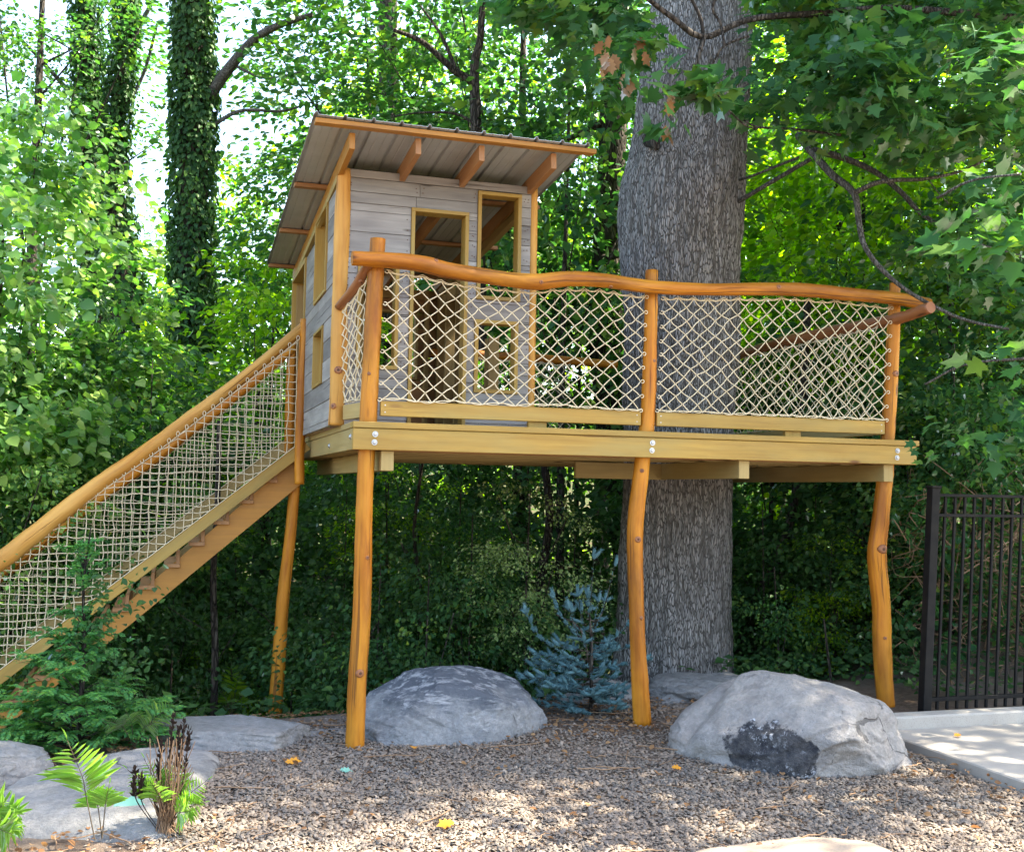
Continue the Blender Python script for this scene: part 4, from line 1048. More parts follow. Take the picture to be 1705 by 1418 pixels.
# ================================================================== BLUE SPRUCE
SP0 = np.array([1.86, .60, -2.03])
SPR = empty('spruce_tree', tuple(SP0), 'small blue spruce in front of the crooked middle post', 'tree')
r = np.random.default_rng(17)
def needles(lc, a, b, n, ln, rad):
    t = r.uniform(0, 1.08, n); ax = unit(b-a); P = a+(b-a)*t[:, None]; o = unit(np.cross(r.normal(0, 1, (n, 3)), ax)+1e-6)
    D = unit(o+ax*r.uniform(.5, 1.3, n)[:, None]); Ls = ln*r.uniform(.75, 1.2, n); Sd = unit(np.cross(D, r.normal(0, 1, (n, 3))))*.0034
    V = np.stack([P-Sd*.8, P+Sd*.8, P+D*Ls[:, None]], 1).reshape(-1, 3)
    lc.add(V, np.arange(3*n).reshape(-1, 3))
def core(lc, a, b, rad):
    q = unit(b-a); P = np.array([a, a+(b-a)*.35, a+(b-a)*.8, b]); tube_np(lq, P, np.array([rad*.6, rad, rad*.8, rad*.15]), 5)
lc = LC(); lq = LC(); mb = MB()
stems = [([SP0+np.array([0, 0, -.05]), SP0+np.array([.0, .0, .5]), SP0+np.array([-.03, .0, .80])], .016), ([SP0+np.array([.0, 0, .25]), SP0+np.array([-.07, .02, .6]), SP0+np.array([-.25, .05, .72])], .009)]
for pts, r0 in stems: branch(mb, pts, r0, .005, 20, 7, .1)
def shoots(pts, n, ln, up):
    P = np.array(spl(pts, n))
    for i in range(1, n):
        t = unit((P[i]-P[i-1]))
        for sgn in (-1, 1):
            if r.uniform() < .25: continue
            sd_ = unit(np.cross(t, [0, 0, 1.]))*sgn; d = unit(t*.55+sd_*.8+np.array([0, 0, up])+r.normal(0, .18, 3)); L = ln*r.uniform(.6, 1.2)
            needles(lc, P[i], P[i]+d*L, 90, .023, .01); core(lq, P[i], P[i]+d*L, .014)
        needles(lc, P[i-1], P[i], 40, .018, .01)
    d = unit(P[-1]-P[-2]+np.array([0, 0, up*.4])); needles(lc, P[-1], P[-1]+d*ln, 100, .023, .01); core(lq, P[-1], P[-1]+d*ln, .015)
HS = .84
for lev, (z, R, nb) in enumerate([(.14, .42, 6), (.27, .44, 6), (.42, .46, 7), (.54, .46, 9), (.63, .42, 9), (.72, .34, 8), (.82, .22, 7), (.88, .12, 5)]):
    for k in range(nb):
        a = 2*np.pi*(k+.5*(lev % 2))/nb+r.normal(0, .15); L = R*r.uniform(.7, 1.1)
        if z < .4 and math.cos(a) > .3: L *= .6
        o = np.array([math.cos(a), math.sin(a)*.75, 0]); z *= HS+.04; b0 = SP0+np.array([-.02*lev/3, 0, z-.03]); rise = .04+.16*(z > .55)+.18*(z > .7)
        pts = [b0, b0+o*L*.5+np.array([0, 0, .01]), b0+o*L+np.array([0, 0, rise])]
        branch(mb, pts, .006, .002, 8, 5, .1); shoots([b0+o*L*.28, pts[1], pts[2]], max(3, int(L/.062)), .070, .12)
for pts in [([SP0+np.array([-.07, .02, .55]), SP0+np.array([-.20, .03, .68]), SP0+np.array([-.28, .05, .84])]), ([SP0+np.array([-.22, 0, .45]), SP0+np.array([-.40, 0, .58]), SP0+np.array([-.50, 0, .74])]), ([SP0+np.array([-.02, 0, .7]), SP0+np.array([-.03, .0, .80]), SP0+np.array([-.03, 0, .86])])]: shoots(pts, 6, .065, .2)
mb.build('trunk', BARK, SPR)
link('needles', lc.mesh('needles'), SPR, LF_SPR); tag(link('shoots', lq.mesh('shoots'), SPR, LF_SPR), kind='stuff')

# ================================================================== FEATHERY FRONDS (hemlock, ferns)
def frond(lc, lm, pts, n, wid, lw, r, T=T2, droop=.25, taper=.75, stemr=.003, start=.12, face=None):
    P = np.array(spl(pts, n+2)); 
    if lm is not None: tube_np(lm, P, np.linspace(stemr, stemr*.4, len(P)), 4)
    tn = unit(P[-1]-P[0]); side = unit(np.cross(tn, [0, 0, 1.0])+1e-6); 
    Ps = []; Ds = []; Ss = []; Ns = []
    for i in range(1, n+1):
        t = i/n
        if t < start: continue
        T_ = unit(P[i+1]-P[i-1]); sd_ = unit(np.cross(T_, [0, 0, 1.0] if face is None else face)+1e-6); N = np.cross(sd_, T_)
        wv = wid*(math.sin(math.pi*min(1, (t-start)/(1-start)*.80+.20))**taper)
        for sg in (-1, 1):
            Ps.append(P[i]+r.normal(0, .001, 3)); Ds.append(sd_*sg*1.0+T_*.55-np.array([0, 0, droop])+r.normal(0, .07, 3)); Ss.append(wv*r.uniform(.85, 1.12)); Ns.append(N+r.normal(0, .15, 3))
    Ps.append(P[-1]); Ds.append(T_); Ss.append(wid*.35); Ns.append(N)
    k = lw; Tt = (T[0]*np.array([k, 1, 1]), T[1])
    lc.add(*leaves(np.array(Ps), np.array(Ds), np.array(Ns), np.array(Ss), Tt))
r = np.random.default_rng(23)
HB = np.array([-1.60, .62, -2.12])
HEM = empty('hemlock_tree', tuple(HB), 'young dark green feathery conifer standing in front of the stair', 'tree')
lc = LC(); lm = LC(); mb = MB()
branch(mb, [HB, HB+np.array([.02, .0, .6]), HB+np.array([.0, .0, 1.05]), HB+np.array([.03, 0, 1.42])], .017, .004, 30, 7)
for k in range(125):
    z = r.uniform(.02, 1)**1.7*1.25; a = r.uniform(0, 6.28); R = float(np.interp(z, [0, .32, .5, .75, 1.3], [.70, .66, .42, .22, .12]))*r.uniform(.6, 1.1)
    if z > .7 and r.uniform() < .35: continue
    o = np.array([math.cos(a), math.sin(a)*.8, 0]); b0 = HB+np.array([0, 0, z]); e = b0+o*R+np.array([0, 0, r.uniform(-.02, .14)]); m_ = (b0+e)/2+np.array([0, 0, .05])
    branch(mb, [b0, m_, e], .004, .0015, 6, 4)
    frond(lc, None, [b0+o*R*.2, m_, e], int(10+R*34), .05+.05*R, .55, r, T2, .1)
    for q in range(int(3+R*9)):
        t = r.uniform(.25, .95); p0 = b0+(e-b0)*t+np.array([0, 0, .04]); sg = r.choice([-1, 1]); sd_ = np.array([-o[1], o[0], 0])*sg
        L = R*.38*r.uniform(.5, 1.1)*(1.15-t*.5); e2 = p0+unit(sd_*.9+o*.6)*L+np.array([0, 0, r.uniform(-.06, .03)])
        frond(lc, None, [p0, (p0+e2)/2+np.array([0, 0, .015]), e2], int(8+L*55), .038, .55, r, T2, .1)
mb.build('trunk', BARK, HEM); link('needles', lc.mesh('needles'), HEM, LF_HEM)
# broad creeping leaves threaded through it
lc = LC()
for _ in range(34):
    z = r.uniform(.1, 1.15); spray(lc, HB+np.array([r.normal(.12, .22), r.normal(-.02, .12), z]), np.array([0, -1, .1]), 16, .12, .05, T4, r, .5, .3, .7)
vn = link('creeper', lc.mesh('creeper'), HEM, LF_DARK); vn['label'] = 'round leaved creeper climbing through the conifer'

def fern(base, fr, label, wid=.085, lw=.42, mat=LF_FERN, dead=0, group='ferns on the left slab'):
    root = empty('fern', tuple(base), label, 'fern', group); lc = LC(); lm = LC()
    for e in fr:
        e = np.array(e); m_ = (base+e)/2+np.array([0, 0, .10*np.linalg.norm(e-base)])
        frond(lc, lm, [base, base+(e-base)*.35+np.array([0, 0, .05]), m_+np.array([0, 0, .02]), e], 22, wid*(.75+.5*np.linalg.norm(e-base)), lw*.55, r, T4, .10, .8, .0028, .36, face=unit(FWD+r.normal(0, .25, 3)))
    link('fronds', lc.mesh('fronds'), root, mat); link('stems', lm.mesh('stems'), root, TWIGG if not dead else DRYBLK)
    if dead:
        ld = LC()
        for _ in range(dead):
            a = r.uniform(0, 6.28); e = base+np.array([math.cos(a)*r.uniform(.02, .12), math.sin(a)*r.uniform(.02, .1), r.uniform(.14, .46)]); P = spl([base+r.normal(0, .02, 3)*[1, 1, 0], (base+e)/2+r.normal(0, .015, 3), e], 9); tube_np(ld, P, np.linspace(.0025, .0018, 9), 4)
        s_ = link('dead_stalks', ld.mesh('dead_stalks'), root, TWIG)
        lb = LC()
        for (dx, dz) in ((.0, .52), (.05, .50), (-.05, .40), (.075, .46), (-.16, .30), (-.13, .27), (.03, .47)):
            e = base+np.array([dx, r.normal(0, .03), dz]); P = np.array(spl([base+np.array([dx*.3, 0, .02]), base+np.array([dx*.9, 0, dz*.55]), e+np.array([.01, 0, 0])], 18)); tube_np(lb, P, np.linspace(.002, .003, 18), 4)
            Pn = P[9:]; n_ = len(Pn)*4; idx = r.integers(0, len(Pn), n_)
            lb.add(*leaves(Pn[idx], np.array([0, 0, 1.0])+r.normal(0, .35, (n_, 3)), r.normal(0, 1, (n_, 3)), np.full(n_, .034), (T2[0]*np.array([.7, 1, 1]), np.array([(0, 3, 2, 1)]))))
        link('dried_fronds', lb.mesh('dried_fronds'), root, DRYBLK)
    return root
g0 = lambda a, b, z=-1.93: np.array(PZ(a, b, z))
f1 = g0(158, 1398, -2.02); fern(f1, [PY(112, 1232, f1[1]-.02)], 'single tall pale fern frond rising before the left slab', wid=.20, lw=.36)
f2 = g0(170, 1395, -2.02); fern(f2, [PY(150, 1308, f2[1]+.02), PY(182, 1305, f2[1]-.02)], 'short two frond fern right of the tallest frond', wid=.12, lw=.5)
f3 = g0(-20, 1400, -2.02); fern(f3, [PY(38, 1352, f3[1]), PY(10, 1330, f3[1]), PY(20, 1388, f3[1]-.1)], 'fern cut off by the left edge of the photo', wid=.16, lw=.4)
f4 = g0(278, 1385, -2.04); fern(f4, [PY(212, 1280, f4[1]), PY(240, 1262, f4[1]+.05), PY(345, 1298, f4[1]), PY(340, 1335, f4[1]-.1), PY(300, 1262, f4[1]+.08), PY(250, 1300, f4[1]-.1), PY(318, 1350, f4[1]-.14)], 'bushy fern clump with black dried fronds and brown stalks', wid=.11, lw=.4, dead=90)
f5 = np.array([-.93, .10, -2.04]); 
fern(np.array([-1.25, .38, -2.05]), [(-1.0, .3, -1.78), (-1.12, .2, -1.86), (-1.42, .2, -1.84), (-1.3, .22, -1.80)], 'low fern at the foot of the feathery conifer', wid=.12, lw=.4, mat=LF_BRIGHT, group='ferns on the left slab')

# ================================================================== THE WOOD BEHIND
def local(o, parent, loc=(0, 0, 0), rz=0, s=1.0, sz=None):
    o.parent = parent; o.location = loc; o.rotation_euler = (0, 0, rz); o.scale = (s, s, sz or s)
PROT = {}
def proto(key, mat):
    k2 = (key, mat.name)
    if key not in PROT:
        spec = dict(big0=(31, (3.1, 3.1, 4.4), 120, 95, .15, T4, .35, .85), big1=(32, (3.4, 3.0, 4.8), 125, 95, .15, T4, .35, .85),
                    big2=(33, (2.8, 2.8, 4.0), 85, 95, .14, T4, .35, .8),
                    und0=(41, (1.7, 1.6, 2.0), 75, 80, .115, T4, .3, .55), und1=(42, (1.9, 1.7, 2.3), 80, 80, .115, T4, .3, .55),
                    map0=(51, (1.7, 1.5, 2.1), 110, 70, .095, TB, .35, .42),
                    shr0=(61, (.95, .9, 1.05), 58, 80, .055, T4, .25, .30), shr1=(62, (1.0, .9, 1.2), 60, 80, .052, T4, .25, .28))[key]
        PROT[key] = crown_mesh('crown_'+key, *spec)
    return PROT[key]
def setmat(o, mat):
    if not o.data.materials: o.data.materials.append(None)
    o.material_slots[0].link = 'OBJECT'; o.material_slots[0].material = mat
def tree(base_px, dep, key, mat, h, label, s=1.0, sz=None, tr=.11, name='tree', cat='tree', group='trees of the wood behind', lean_=0, bark_=None, off=(0, 0), limbs=9, fork=None):
    """base_px: picture column of the trunk at distance dep; h: height of the crown centre above eye level"""
    p0 = PD(base_px, 709, dep); x, y = p0[0], p0[1]; zb = float(gz(x, y))
    root = empty(name, (x, y, zb), label, cat, group)
    me, cs = proto(key, mat); rz = rnd.uniform(0, 6.28); hz = h-zb
    c = bpy.data.objects.new('crown', me); COL.objects.link(c); local(c, root, (off[0]+lean_, off[1], hz), rz, s, sz); setmat(c, mat)
    mb = MB(); top = Vector((lean_, 0, hz+1.2*s))
    P = spl([Vector((0, 0, -.3)), Vector((lean_*.2+rnd.uniform(-.08, .08), 0, hz*.4)), Vector((lean_*.7, rnd.uniform(-.1, .1), hz*.75)), top], 22)
    mb.tube(P, [tr*(1-.75*i/21) for i in range(22)], 9, True, .08, rnd.random()*9)
    for k in range(limbs):
        cc = Vector(cs[rnd.randrange(len(cs))])*s; cc = Matrix.Rotation(rz, 3, 'Z') @ cc
        e = Vector((off[0]+lean_, off[1], hz))+cc; t = rnd.uniform(.45, .95); st = Vector(P[int(t*21)])
        if st.z > e.z: st = Vector(P[max(2, int(t*21)-6)])
        m_ = (st+e)/2+Vector((0, 0, -.15)); LP = spl([st, m_, e], 9); r0 = tr*.38*(1.2-t)
        mb.tube(LP, [max(.006, r0*(1-.85*i/8)) for i in range(9)], 5)
    me2 = mb.build('trunk', bark_ or BARK, None); me2.parent = root
    return root
# ivy-clad trunks on the left
def ivy_trunk(name, ctrl, rads, n, label, size=.09, mat=LF_DARK, extra=None, group='ivy clad trunks'):
    base = ctrl[0]; root = empty(name, tuple(base), label, 'tree', group)
    P = np.array(spl(ctrl, 60)); R = np.array([q[0] for q in spl([(a,) for a in rads], 60)])
    mb = MB(); mb.tube(P, list(R), 12, True, .08, 3); mb.build('trunk', BARK, root)
    if extra:
        for pts, r0, r1 in extra: mb = MB(); branch(mb, pts, r0, r1, 26, 6); mb.build('limb', GREYBARK, root)
    r = np.random.default_rng(int(abs(base[0])*100)); i = r.integers(0, 60, n); a = r.uniform(0, 2*np.pi, n); o = np.stack([np.cos(a), np.sin(a), 0*a], 1)
    lump = 1+.45*np.sin(P[i][:, 2]*2.3+a*2)**2*r.uniform(.3, 1, n)
    Pp = P[i]+o*(R[i]*lump+r.uniform(0, .10, n))[:, None]+r.normal(0, .06, (n, 3))*[0.3, .3, 1]
    D = np.array([0, 0, -1.0])+o*.5+r.normal(0, .35, (n, 3)); lc = LC(); lc.add(*leaves(Pp, D, o+r.normal(0, .35, (n, 3)), size*r.uniform(.6, 1.2, n), T4))
    link('ivy', lc.mesh('ivy'), root, mat); return root
def C(px, py_, dep): return tuple(PD(px, py_, dep))
ivy_trunk('ivy_clad_tree', [C(335, 1000, 15), C(322, 700, 15), C(318, 480, 15), C(322, 250, 15), C(322, 80, 15), C(318, -120, 15)], [.21, .20, .19, .19, .17, .13], 14000,
          'thick ivy clad trunk standing tallest and straightest left of the roof', extra=[([C(345, 165, 15), C(385, 110, 14.8), C(425, 65, 14.6), C(470, 40, 14.4), C(520, 25, 14.3)], .085, .03), ([C(345, 215, 15), C(400, 185, 15), C(470, 185, 15), C(520, 170, 15)], .03, .012), ([C(388, 108, 14.8), C(440, 130, 14.7), C(500, 120, 14.6)], .022, .01)])
ivy_trunk('ivy_clad_tree', [C(165, 900, 18), C(160, 500, 18), C(150, 260, 18), C(146, 100, 18), C(138, -120, 18)], [.20, .20, .17, .15, .10], 9000, 'leftmost of the ivy clad trunks with a paler strip of bark', extra=[([C(152, 200, 18), C(95, 130, 17.8), C(30, 60, 17.6)], .05, .02)])
ivy_trunk('ivy_clad_tree', [C(215, 900, 17), C(205, 500, 17), C(190, 280, 17), C(205, 100, 17), C(222, -120, 17)], [.22, .22, .13, .11, .08], 8000, 'forked ivy clad trunk between the two others', extra=[([C(202, 120, 17), C(225, 60, 17), C(255, 0, 17)], .05, .03), ([C(210, 180, 17), C(240, 120, 17), C(262, 40, 16.8)], .03, .02)])
# dark bare trunks
def bare(name, ctrl, rads, label, extra=(), group='bare dark trunks'):
    root = empty(name, tuple(ctrl[0]), label, 'tree', group); P = spl(ctrl, 40); R = [float(q[0]) for q in spl([(a,) for a in rads], 40)]
    mb = MB(); mb.tube(P, R, 10, True, .1, rnd.random()*9)
    for pts, r0, r1 in extra: branch(mb, pts, r0, r1, 22, 6)
    mb.build('trunk', BARK, root); return root
bare('slim_tree', [C(800, 600, 13), C(795, 330, 13), C(792, 200, 13), C(790, 110, 13), C(800, 60, 13), C(806, -60, 13)], [.09, .075, .07, .055, .045, .03], 'slim dark trunk forking just above the roof',
     extra=[([C(792, 140, 13), C(760, 120, 12.9), C(735, 98, 12.8), C(700, 68, 12.7), C(655, 50, 12.6)], .055, .022), ([C(760, 118, 12.9), C(735, 60, 12.9), C(700, 10, 12.9)], .03, .012), ([C(800, 215, 12.6), C(760, 190, 12.6), C(700, 188, 12.6), C(650, 195, 12.5)], .018, .008)])
bare('dark_tree', [C(1060, 1000, 15), C(1010, 600, 15), C(1018, 300, 15), C(1024, 100, 15), C(1026, -80, 15)], [.24, .23, .20, .18, .15], 'dark trunk between the roof and the big oak', extra=[([C(1015, 200, 15), C(960, 225, 14.8), C(905, 250, 14.6)], .06, .02), ([C(1005, 430, 14.5), C(1040, 420, 14), C(1080, 400, 13.5)], .05, .03)])
bare('dark_tree', [C(650, 700, 20), C(648, 200, 20), C(645, 0, 20), C(640, -80, 20)], [.20, .19, .17, .15], 'faint dark trunk behind the roof peak')
bare('dark_tree', [C(1290, 1100, 13), C(1235, 1000, 12.6), C(1300, 900, 13), C(1330, 800, 13), C(1350, 600, 13)], [.07, .07, .06, .06, .05], 'curved dark trunk right of the oak base') if False else None
bare('dark_tree', [C(1215, 1130, 11), C(1260, 1000, 11.2), C(1305, 900, 11.4), C(1330, 780, 11.6), C(1345, 500, 11.8)], [.055, .055, .05, .045, .04], 'slanting dark sapling right of the oak below the deck')
bare('thin_tree', [C(356, 1190, 9.6), C(358, 1080, 9.6), C(355, 960, 9.6), C(362, 840, 9.7), C(365, 700, 9.8)], [.032, .03, .028, .026, .02], 'thin black sapling trunk behind the left slab rock', extra=[([C(280, 1010, 9.2), C(310, 1030, 9.2), C(345, 1050, 9.2)], .004, .003)])
for i, (a, lab) in enumerate(((428, 'leftmost of three thin trunks beneath the stair'), (441, 'middle of three thin trunks beneath the stair'), (516, 'rightmost of three thin trunks by the back post'))):
    bare('thin_tree', [C(a, 1000, 17+i), C(a+2, 800, 17+i), C(a, 650, 17+i)], [.09, .085, .07], lab)
bare('dark_tree', [C(1420, 900, 17), C(1400, 400, 17), C(1395, 200, 17), C(1380, -80, 17)], [.12, .11, .10, .08], 'dark trunk seen through leaves right of the oak')
bare('thin_tree', [C(690, 1120, 10.6), C(700, 1000, 10.6), C(690, 880, 10.6), C(705, 760, 10.7)], [.022, .02, .018, .014], 'thin sapling stem under the deck above the dark boulder')
bare('thin_tree', [C(905, 1100, 11.5), C(900, 980, 11.5), C(915, 860, 11.6), C(905, 760, 11.7)], [.05, .048, .045, .04], 'vine draped sapling trunk under the deck left of the spruce')
bare('pale_sapling', [C(1386, 1150, 9), C(1378, 1085, 9), C(1372, 1030, 9)], [.012, .010, .006], 'pale thin dead sapling before the right post')

# understory and canopy trees: (column, distance, prototype, material, crown height, scale, zscale, trunk radius, label)
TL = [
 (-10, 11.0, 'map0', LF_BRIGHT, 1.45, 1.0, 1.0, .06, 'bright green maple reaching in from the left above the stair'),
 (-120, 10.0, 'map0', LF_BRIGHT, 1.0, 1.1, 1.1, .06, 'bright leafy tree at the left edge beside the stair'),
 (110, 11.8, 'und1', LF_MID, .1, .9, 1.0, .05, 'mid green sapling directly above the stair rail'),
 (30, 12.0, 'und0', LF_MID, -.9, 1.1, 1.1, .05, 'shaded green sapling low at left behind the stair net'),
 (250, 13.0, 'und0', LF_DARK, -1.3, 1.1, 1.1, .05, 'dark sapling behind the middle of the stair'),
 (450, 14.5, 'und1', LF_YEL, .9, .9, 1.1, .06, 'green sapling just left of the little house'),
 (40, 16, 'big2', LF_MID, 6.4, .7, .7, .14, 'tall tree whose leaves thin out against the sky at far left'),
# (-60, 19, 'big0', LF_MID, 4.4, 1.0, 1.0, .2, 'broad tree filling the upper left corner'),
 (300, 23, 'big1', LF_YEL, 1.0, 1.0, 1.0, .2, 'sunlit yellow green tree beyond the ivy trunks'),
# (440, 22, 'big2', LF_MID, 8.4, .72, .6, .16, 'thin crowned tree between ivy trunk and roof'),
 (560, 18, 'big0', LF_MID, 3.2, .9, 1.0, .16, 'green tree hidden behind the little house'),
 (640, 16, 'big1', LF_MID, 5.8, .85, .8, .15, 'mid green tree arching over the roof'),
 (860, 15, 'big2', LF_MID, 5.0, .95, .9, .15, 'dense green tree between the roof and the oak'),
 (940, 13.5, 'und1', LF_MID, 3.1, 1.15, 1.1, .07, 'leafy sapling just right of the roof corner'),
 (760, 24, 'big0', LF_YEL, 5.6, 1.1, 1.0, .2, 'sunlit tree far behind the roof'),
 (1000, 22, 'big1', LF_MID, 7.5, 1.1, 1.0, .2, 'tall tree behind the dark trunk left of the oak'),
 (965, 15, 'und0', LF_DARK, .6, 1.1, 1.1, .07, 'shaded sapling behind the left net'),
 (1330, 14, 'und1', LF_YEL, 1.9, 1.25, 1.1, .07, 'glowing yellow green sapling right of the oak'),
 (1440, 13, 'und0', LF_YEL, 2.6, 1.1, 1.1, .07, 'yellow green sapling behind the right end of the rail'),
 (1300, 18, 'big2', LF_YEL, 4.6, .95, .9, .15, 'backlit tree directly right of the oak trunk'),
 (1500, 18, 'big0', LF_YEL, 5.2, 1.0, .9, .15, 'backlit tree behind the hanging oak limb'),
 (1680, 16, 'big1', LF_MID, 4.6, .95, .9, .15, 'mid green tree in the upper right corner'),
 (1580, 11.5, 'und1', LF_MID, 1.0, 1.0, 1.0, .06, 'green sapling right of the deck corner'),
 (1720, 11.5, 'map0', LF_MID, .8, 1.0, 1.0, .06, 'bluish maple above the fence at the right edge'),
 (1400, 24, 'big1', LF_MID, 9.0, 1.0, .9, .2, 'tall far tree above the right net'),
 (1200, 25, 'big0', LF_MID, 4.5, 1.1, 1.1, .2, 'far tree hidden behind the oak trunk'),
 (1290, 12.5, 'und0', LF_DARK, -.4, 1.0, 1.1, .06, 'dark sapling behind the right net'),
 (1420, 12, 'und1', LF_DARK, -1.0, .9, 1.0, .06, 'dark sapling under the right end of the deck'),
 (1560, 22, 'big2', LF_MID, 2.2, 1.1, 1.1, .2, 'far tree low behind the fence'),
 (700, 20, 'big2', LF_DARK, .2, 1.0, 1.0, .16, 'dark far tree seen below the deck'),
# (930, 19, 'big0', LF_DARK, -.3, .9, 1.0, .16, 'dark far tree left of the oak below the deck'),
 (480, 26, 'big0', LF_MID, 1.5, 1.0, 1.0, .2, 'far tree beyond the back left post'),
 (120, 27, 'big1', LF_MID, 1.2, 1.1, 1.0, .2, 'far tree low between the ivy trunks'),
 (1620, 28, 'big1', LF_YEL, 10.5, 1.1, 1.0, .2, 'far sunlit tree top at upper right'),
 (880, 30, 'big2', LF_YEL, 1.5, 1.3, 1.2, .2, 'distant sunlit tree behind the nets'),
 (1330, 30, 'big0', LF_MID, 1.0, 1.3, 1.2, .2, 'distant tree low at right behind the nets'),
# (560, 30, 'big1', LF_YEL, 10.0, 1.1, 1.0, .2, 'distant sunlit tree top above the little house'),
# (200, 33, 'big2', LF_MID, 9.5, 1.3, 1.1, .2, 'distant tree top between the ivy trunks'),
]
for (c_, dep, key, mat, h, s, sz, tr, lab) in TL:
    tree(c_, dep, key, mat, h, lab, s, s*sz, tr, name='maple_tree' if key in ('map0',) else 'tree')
# unseen trees added outside the frame to shade the deck and gravel
for (x, y, z, s, key, lab) in ((8.3, 1.6, 6.2, 1.0, 'big0', 'added shade tree right of the fence outside the view'), (9.2, -.6, 6.6, 1.0, 'big1', 'added shade tree over the pavement outside the view')):
    root = empty('tree', (x, y, float(gz(x, y))), lab, 'tree', 'unseen trees added for shade'); me, cs = proto(key, LF_MID)
    c = bpy.data.objects.new('crown', me); COL.objects.link(c); local(c, root, (0, 0, z-root.location.z), rnd.uniform(0, 6), s); setmat(c, LF_MID)
    mb = MB(); mb.tube([(0, 0, -.3), (0, .1, 4), (0, 0, z-root.location.z+1)], [.2, .17, .08], 10, True, .1, 3); o = mb.build('trunk', BARK, None); o.parent = root

# shrubs under and behind the deck
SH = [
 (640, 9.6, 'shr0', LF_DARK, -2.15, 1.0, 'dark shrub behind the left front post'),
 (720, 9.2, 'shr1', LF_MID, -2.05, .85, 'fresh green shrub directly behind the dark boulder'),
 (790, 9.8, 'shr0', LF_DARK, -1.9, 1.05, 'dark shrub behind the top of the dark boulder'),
 (885, 9.7, 'shr1', LF_SUNPAINT, -1.15, .62, 'shrub in the gap below the deck coloured pale to look sunlit'),
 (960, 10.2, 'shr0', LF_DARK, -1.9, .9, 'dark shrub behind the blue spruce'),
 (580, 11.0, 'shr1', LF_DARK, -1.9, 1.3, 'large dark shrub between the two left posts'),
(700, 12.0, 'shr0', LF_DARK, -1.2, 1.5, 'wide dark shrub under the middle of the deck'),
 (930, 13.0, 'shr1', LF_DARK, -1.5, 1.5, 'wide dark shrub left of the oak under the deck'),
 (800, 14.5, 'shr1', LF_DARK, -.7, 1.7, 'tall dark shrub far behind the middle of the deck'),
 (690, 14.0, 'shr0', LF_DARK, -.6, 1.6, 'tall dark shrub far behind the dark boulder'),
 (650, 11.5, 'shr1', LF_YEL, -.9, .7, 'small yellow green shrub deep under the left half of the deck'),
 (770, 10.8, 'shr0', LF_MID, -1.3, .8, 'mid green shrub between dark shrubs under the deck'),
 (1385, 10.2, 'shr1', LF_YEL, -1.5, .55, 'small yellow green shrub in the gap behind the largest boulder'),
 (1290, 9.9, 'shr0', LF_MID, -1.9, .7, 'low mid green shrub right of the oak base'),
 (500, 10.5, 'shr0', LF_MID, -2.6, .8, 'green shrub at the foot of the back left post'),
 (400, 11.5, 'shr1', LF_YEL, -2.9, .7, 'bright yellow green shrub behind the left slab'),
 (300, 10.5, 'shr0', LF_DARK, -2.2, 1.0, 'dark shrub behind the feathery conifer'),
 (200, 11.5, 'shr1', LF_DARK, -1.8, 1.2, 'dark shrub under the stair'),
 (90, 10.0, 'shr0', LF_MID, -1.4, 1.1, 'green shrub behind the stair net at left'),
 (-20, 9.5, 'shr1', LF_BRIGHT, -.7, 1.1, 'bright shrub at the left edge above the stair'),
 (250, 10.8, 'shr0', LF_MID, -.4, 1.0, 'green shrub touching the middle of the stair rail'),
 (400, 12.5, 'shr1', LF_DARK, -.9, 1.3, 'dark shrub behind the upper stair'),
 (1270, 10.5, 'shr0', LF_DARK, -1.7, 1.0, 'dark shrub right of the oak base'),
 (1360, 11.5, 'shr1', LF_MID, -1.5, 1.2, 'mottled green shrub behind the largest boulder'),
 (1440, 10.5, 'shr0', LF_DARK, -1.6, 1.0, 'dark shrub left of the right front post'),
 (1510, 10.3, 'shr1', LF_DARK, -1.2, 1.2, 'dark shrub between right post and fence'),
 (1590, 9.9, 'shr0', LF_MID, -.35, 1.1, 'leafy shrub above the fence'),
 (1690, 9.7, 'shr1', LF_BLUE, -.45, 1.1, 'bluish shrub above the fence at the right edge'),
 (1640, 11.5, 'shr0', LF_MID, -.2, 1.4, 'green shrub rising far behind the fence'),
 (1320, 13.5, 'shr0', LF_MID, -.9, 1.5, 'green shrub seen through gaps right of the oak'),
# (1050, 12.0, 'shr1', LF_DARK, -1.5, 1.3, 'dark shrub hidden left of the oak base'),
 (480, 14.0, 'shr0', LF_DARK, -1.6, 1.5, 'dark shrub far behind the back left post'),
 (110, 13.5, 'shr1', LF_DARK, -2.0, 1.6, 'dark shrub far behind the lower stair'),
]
for (c_, dep, key, mat, h, s, lab) in SH:
    tree(c_, dep, key, mat, h, lab, s, s*1.1, .02, name='shrub', cat='shrub', group='shrubs under and behind the deck', limbs=7)
# small sunlit upright sprig behind the slab
fern(np.array(PD(385, 1195, 9.9)), [PD(385, 1100, 9.9), PD(400, 1120, 9.8), PD(368, 1150, 9.9), PD(410, 1150, 9.9)], 'yellow green sprig glowing behind the thin black sapling', wid=.13, lw=.5, mat=LF_YEL, group='sunlit sprigs')

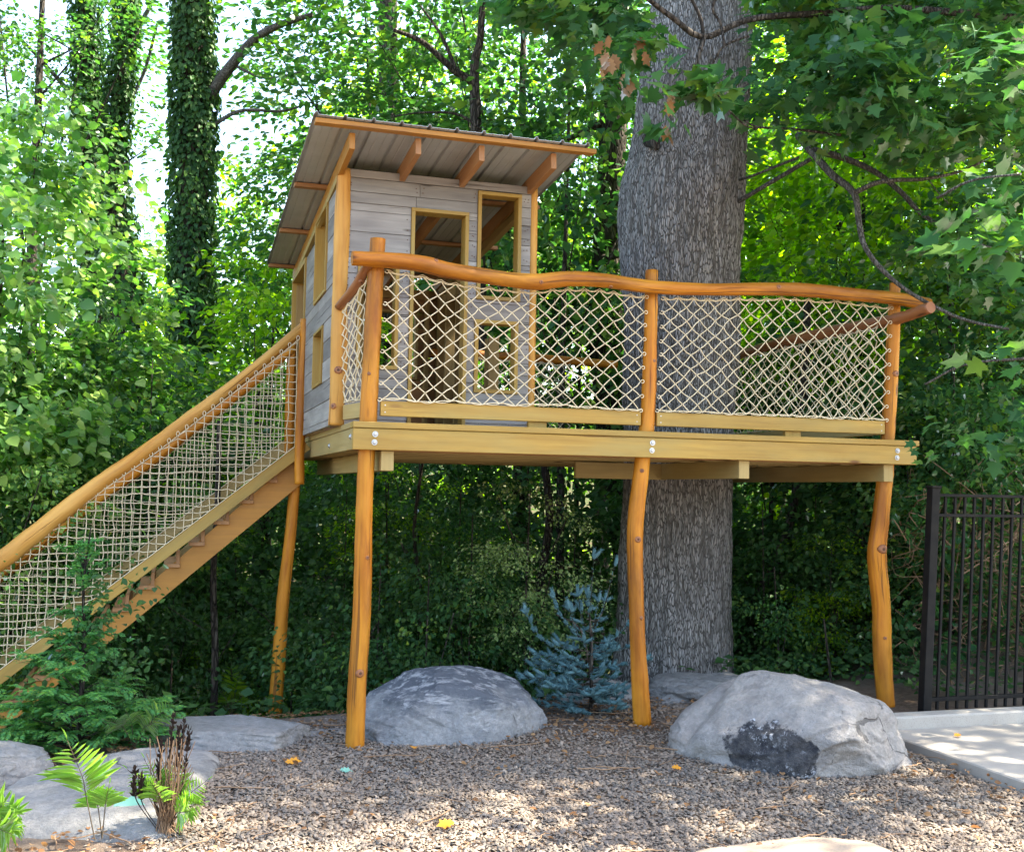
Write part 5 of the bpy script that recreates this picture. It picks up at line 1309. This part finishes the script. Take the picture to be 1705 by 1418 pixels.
# tangle of dry vines behind the fence
r = np.random.default_rng(77); lt = LC()
for _ in range(800):
    a = PD(1800-300*r.uniform(0, 1)**1.4, r.uniform(830, 1210), r.uniform(8.9, 10.2)); 
    if a[0] < 4.4: a[1] += .3
    d = unit(r.normal(0, 1, 3)*[1, .5, .8]); L = r.uniform(.15, .7)*(1 if a[0] > 5.3 else .55); c_ = r.normal(0, .12, 3)
    P = np.array(spl([a, a+d*L*.5+c_, a+d*L], 7)); tube_np(lt, P, np.linspace(1, .35, 7)*r.choice([.0024, .0035, .007]), 3)
tag(link('vine_tangle', lt.mesh('vine_tangle'), None, VINE), 'tangle of dry brown vines on the bank behind the fence', 'vines', kind='stuff')
mb = MB()
for k, (pts, r0) in enumerate((([C(1560, 990, 9.6), C(1580, 890, 9.6), C(1612, 800, 9.5), C(1640, 760, 9.5)], .016), ([C(1600, 960, 9.4), C(1630, 890, 9.4), C(1672, 800, 9.4)], .014), ([C(1640, 1080, 9.3), C(1665, 980, 9.3), C(1700, 860, 9.3)], .013))):
    mb = MB(); branch(mb, pts, r0, .006, 16, 6); o = mb.build('dead_stem', TWIG, None); tag(o, ('leftmost pale dead stem behind the fence', 'middle pale dead stem behind the fence', 'rightmost pale dead stem behind the fence')[k], 'stem', 'dead stems behind the fence')
lc = LC()
for _ in range(150):
    a = PD(r.uniform(1490, 1800), 1190-420*r.uniform(0, 1)**1.6, r.uniform(8.9, 9.8)); spray(lc, a, unit(np.array([-.2, -1, .1])), 12, .14, .075, T4, r, .4, .3, .8)
tag(link('bank_ivy', lc.mesh('bank_ivy'), None, LF_BLUE), 'ivy leaves scattered over the bank behind the fence', 'ivy', kind='stuff')
# low ground cover behind the stones and over the falling ground
lc = LC(); n = 16000
x = r.uniform(-8, 7, n); y = r.uniform(1.3, 14, n)**1.0; z = gz(x, y)+r.uniform(.02, .22, n)
lc.add(*leaves(np.stack([x, y, z], 1), r.normal(0, 1, (n, 3))*[1, 1, .3], np.array([0, 0, 1.0])+r.normal(0, .4, (n, 3)), r.uniform(.06, .13, n), T2))
n = 4200; x = r.uniform(3.3, 9, n); y = r.uniform(.1, 3.2, n); k = (x > 4.3) | (y > .8); x, y = x[k], y[k]; n = len(x)
lc.add(*leaves(np.stack([x, y, gz(x, y)+r.uniform(.02, .25, n)], 1), r.normal(0, 1, (n, 3))*[1, 1, .3], np.array([0, -.3, 1.0])+r.normal(0, .5, (n, 3)), r.uniform(.04, .09, n), T2))
tag(link('ground_cover', lc.mesh('ground_cover'), None, LF_DARK), 'low leafy ground cover under the trees', 'ground cover', kind='stuff')
# dead leaves and twigs strewn over gravel, dirt and stones
def litter(n, region, seed, keepf=None):
    r = np.random.default_rng(seed); x = r.uniform(region[0], region[1], n); y = r.uniform(region[2], region[3], n)
    if keepf is not None: k = keepf(x, y, r); x, y = x[k], y[k]
    n = len(x); z = gz(x, y)+r.uniform(.012, .03, n)
    return leaves(np.stack([x, y, z], 1), r.normal(0, 1, (n, 3))*[1, 1, .15], np.array([0, 0, 1.0])+r.normal(0, .35, (n, 3)), r.uniform(.02, .055, n), T4)
kf = lambda x, y, r: (r.uniform(0, 1, len(x)) < (.06+.9*np.exp(-(((x-2.0)/.8)**2+((y-.2)/.4)**2))+.8*ss(-1.0, -1.3, x)+.7*ss(.3, .8, y)+.35*np.exp(-((x-3.5)/.25)**2))) & ((x < PADX) | (y > -.2))
lc = LC(); lc.add(*litter(7000, (-2.3, 3.8, -2.6, 1.6), 5, kf))
tag(link('leaf_litter', lc.mesh('leaf_litter'), None, LF_DEAD), 'brown leaf litter gathered round posts and stones', 'leaf litter', kind='stuff')
lt = LC()
for _ in range(420):
    x0, y0 = r.uniform(-1.8, 3.6), r.uniform(-2.6, 1.0)
    if not kf(np.array([x0]), np.array([y0]), r)[0] and r.uniform() < .75: continue
    a = r.uniform(0, 6.28); L = r.uniform(.06, .34); z0 = float(gz(x0, y0))+.022
    P = np.array([[x0+math.cos(a)*L*t+r.normal(0, .008), y0+math.sin(a)*L*t+r.normal(0, .008), z0+r.uniform(0, .012)] for t in np.linspace(0, 1, 6)]); tube_np(lt, P, np.full(6, r.choice([.002, .003, .004])), 4)
tag(link('twigs', lt.mesh('twigs'), None, TWIG), 'fallen dry twigs lying across gravel and dirt', 'twigs', kind='stuff')
# single fallen leaves one can point to
ORANGE = leafmat('orange_leaf', [(.55, .22, .03), (.62, .30, .05)], trans=(1, .8, .4), tfac=.2)
TEAL = leafmat('pale_teal_leaf', [(.12, .30, .25), (.16, .34, .28)], trans=(1, 1, 1), tfac=.1)
for (a, b, s, mt, zz, lab) in ((474, 1271, .10, ORANGE, None, 'orange fallen leaf on the gravel nearest the left slab'), (757, 1371, .10, ORANGE, None, 'orange oak leaf on the gravel at bottom centre'), (1118, 1280, .07, ORANGE, None, 'rust coloured leaf on gravel left of the largest boulder'),
                               (690, 1251, .08, ORANGE, None, 'brown orange leaf against the dark boulder'), (565, 1284, .08, TEAL, None, 'small pale teal leaf on gravel by the left front post'), (188, 1338, .19, TEAL, -1.985, 'large teal upturned oak leaf lying on the left slab'),
                               (1600, 1225, .06, ORANGE, -1.995, 'brown leaf on the concrete near the kerb')):
    p_ = PZ(a, b, -2.04 if zz is None else zz); z_ = (float(gz(p_[0], p_[1]))+.03) if zz is None else zz+.012
    lc = LC(); lc.add(*leaves(np.array([[p_[0], p_[1], z_]]), r.normal(0, 1, (1, 3))*[1, .4, .05], np.array([[.1, -.45, 1.]]), np.array([s]), TO))
    tag(link('fallen_leaf', lc.mesh('fallen_leaf'), None, mt), lab, 'leaf', 'single fallen leaves')
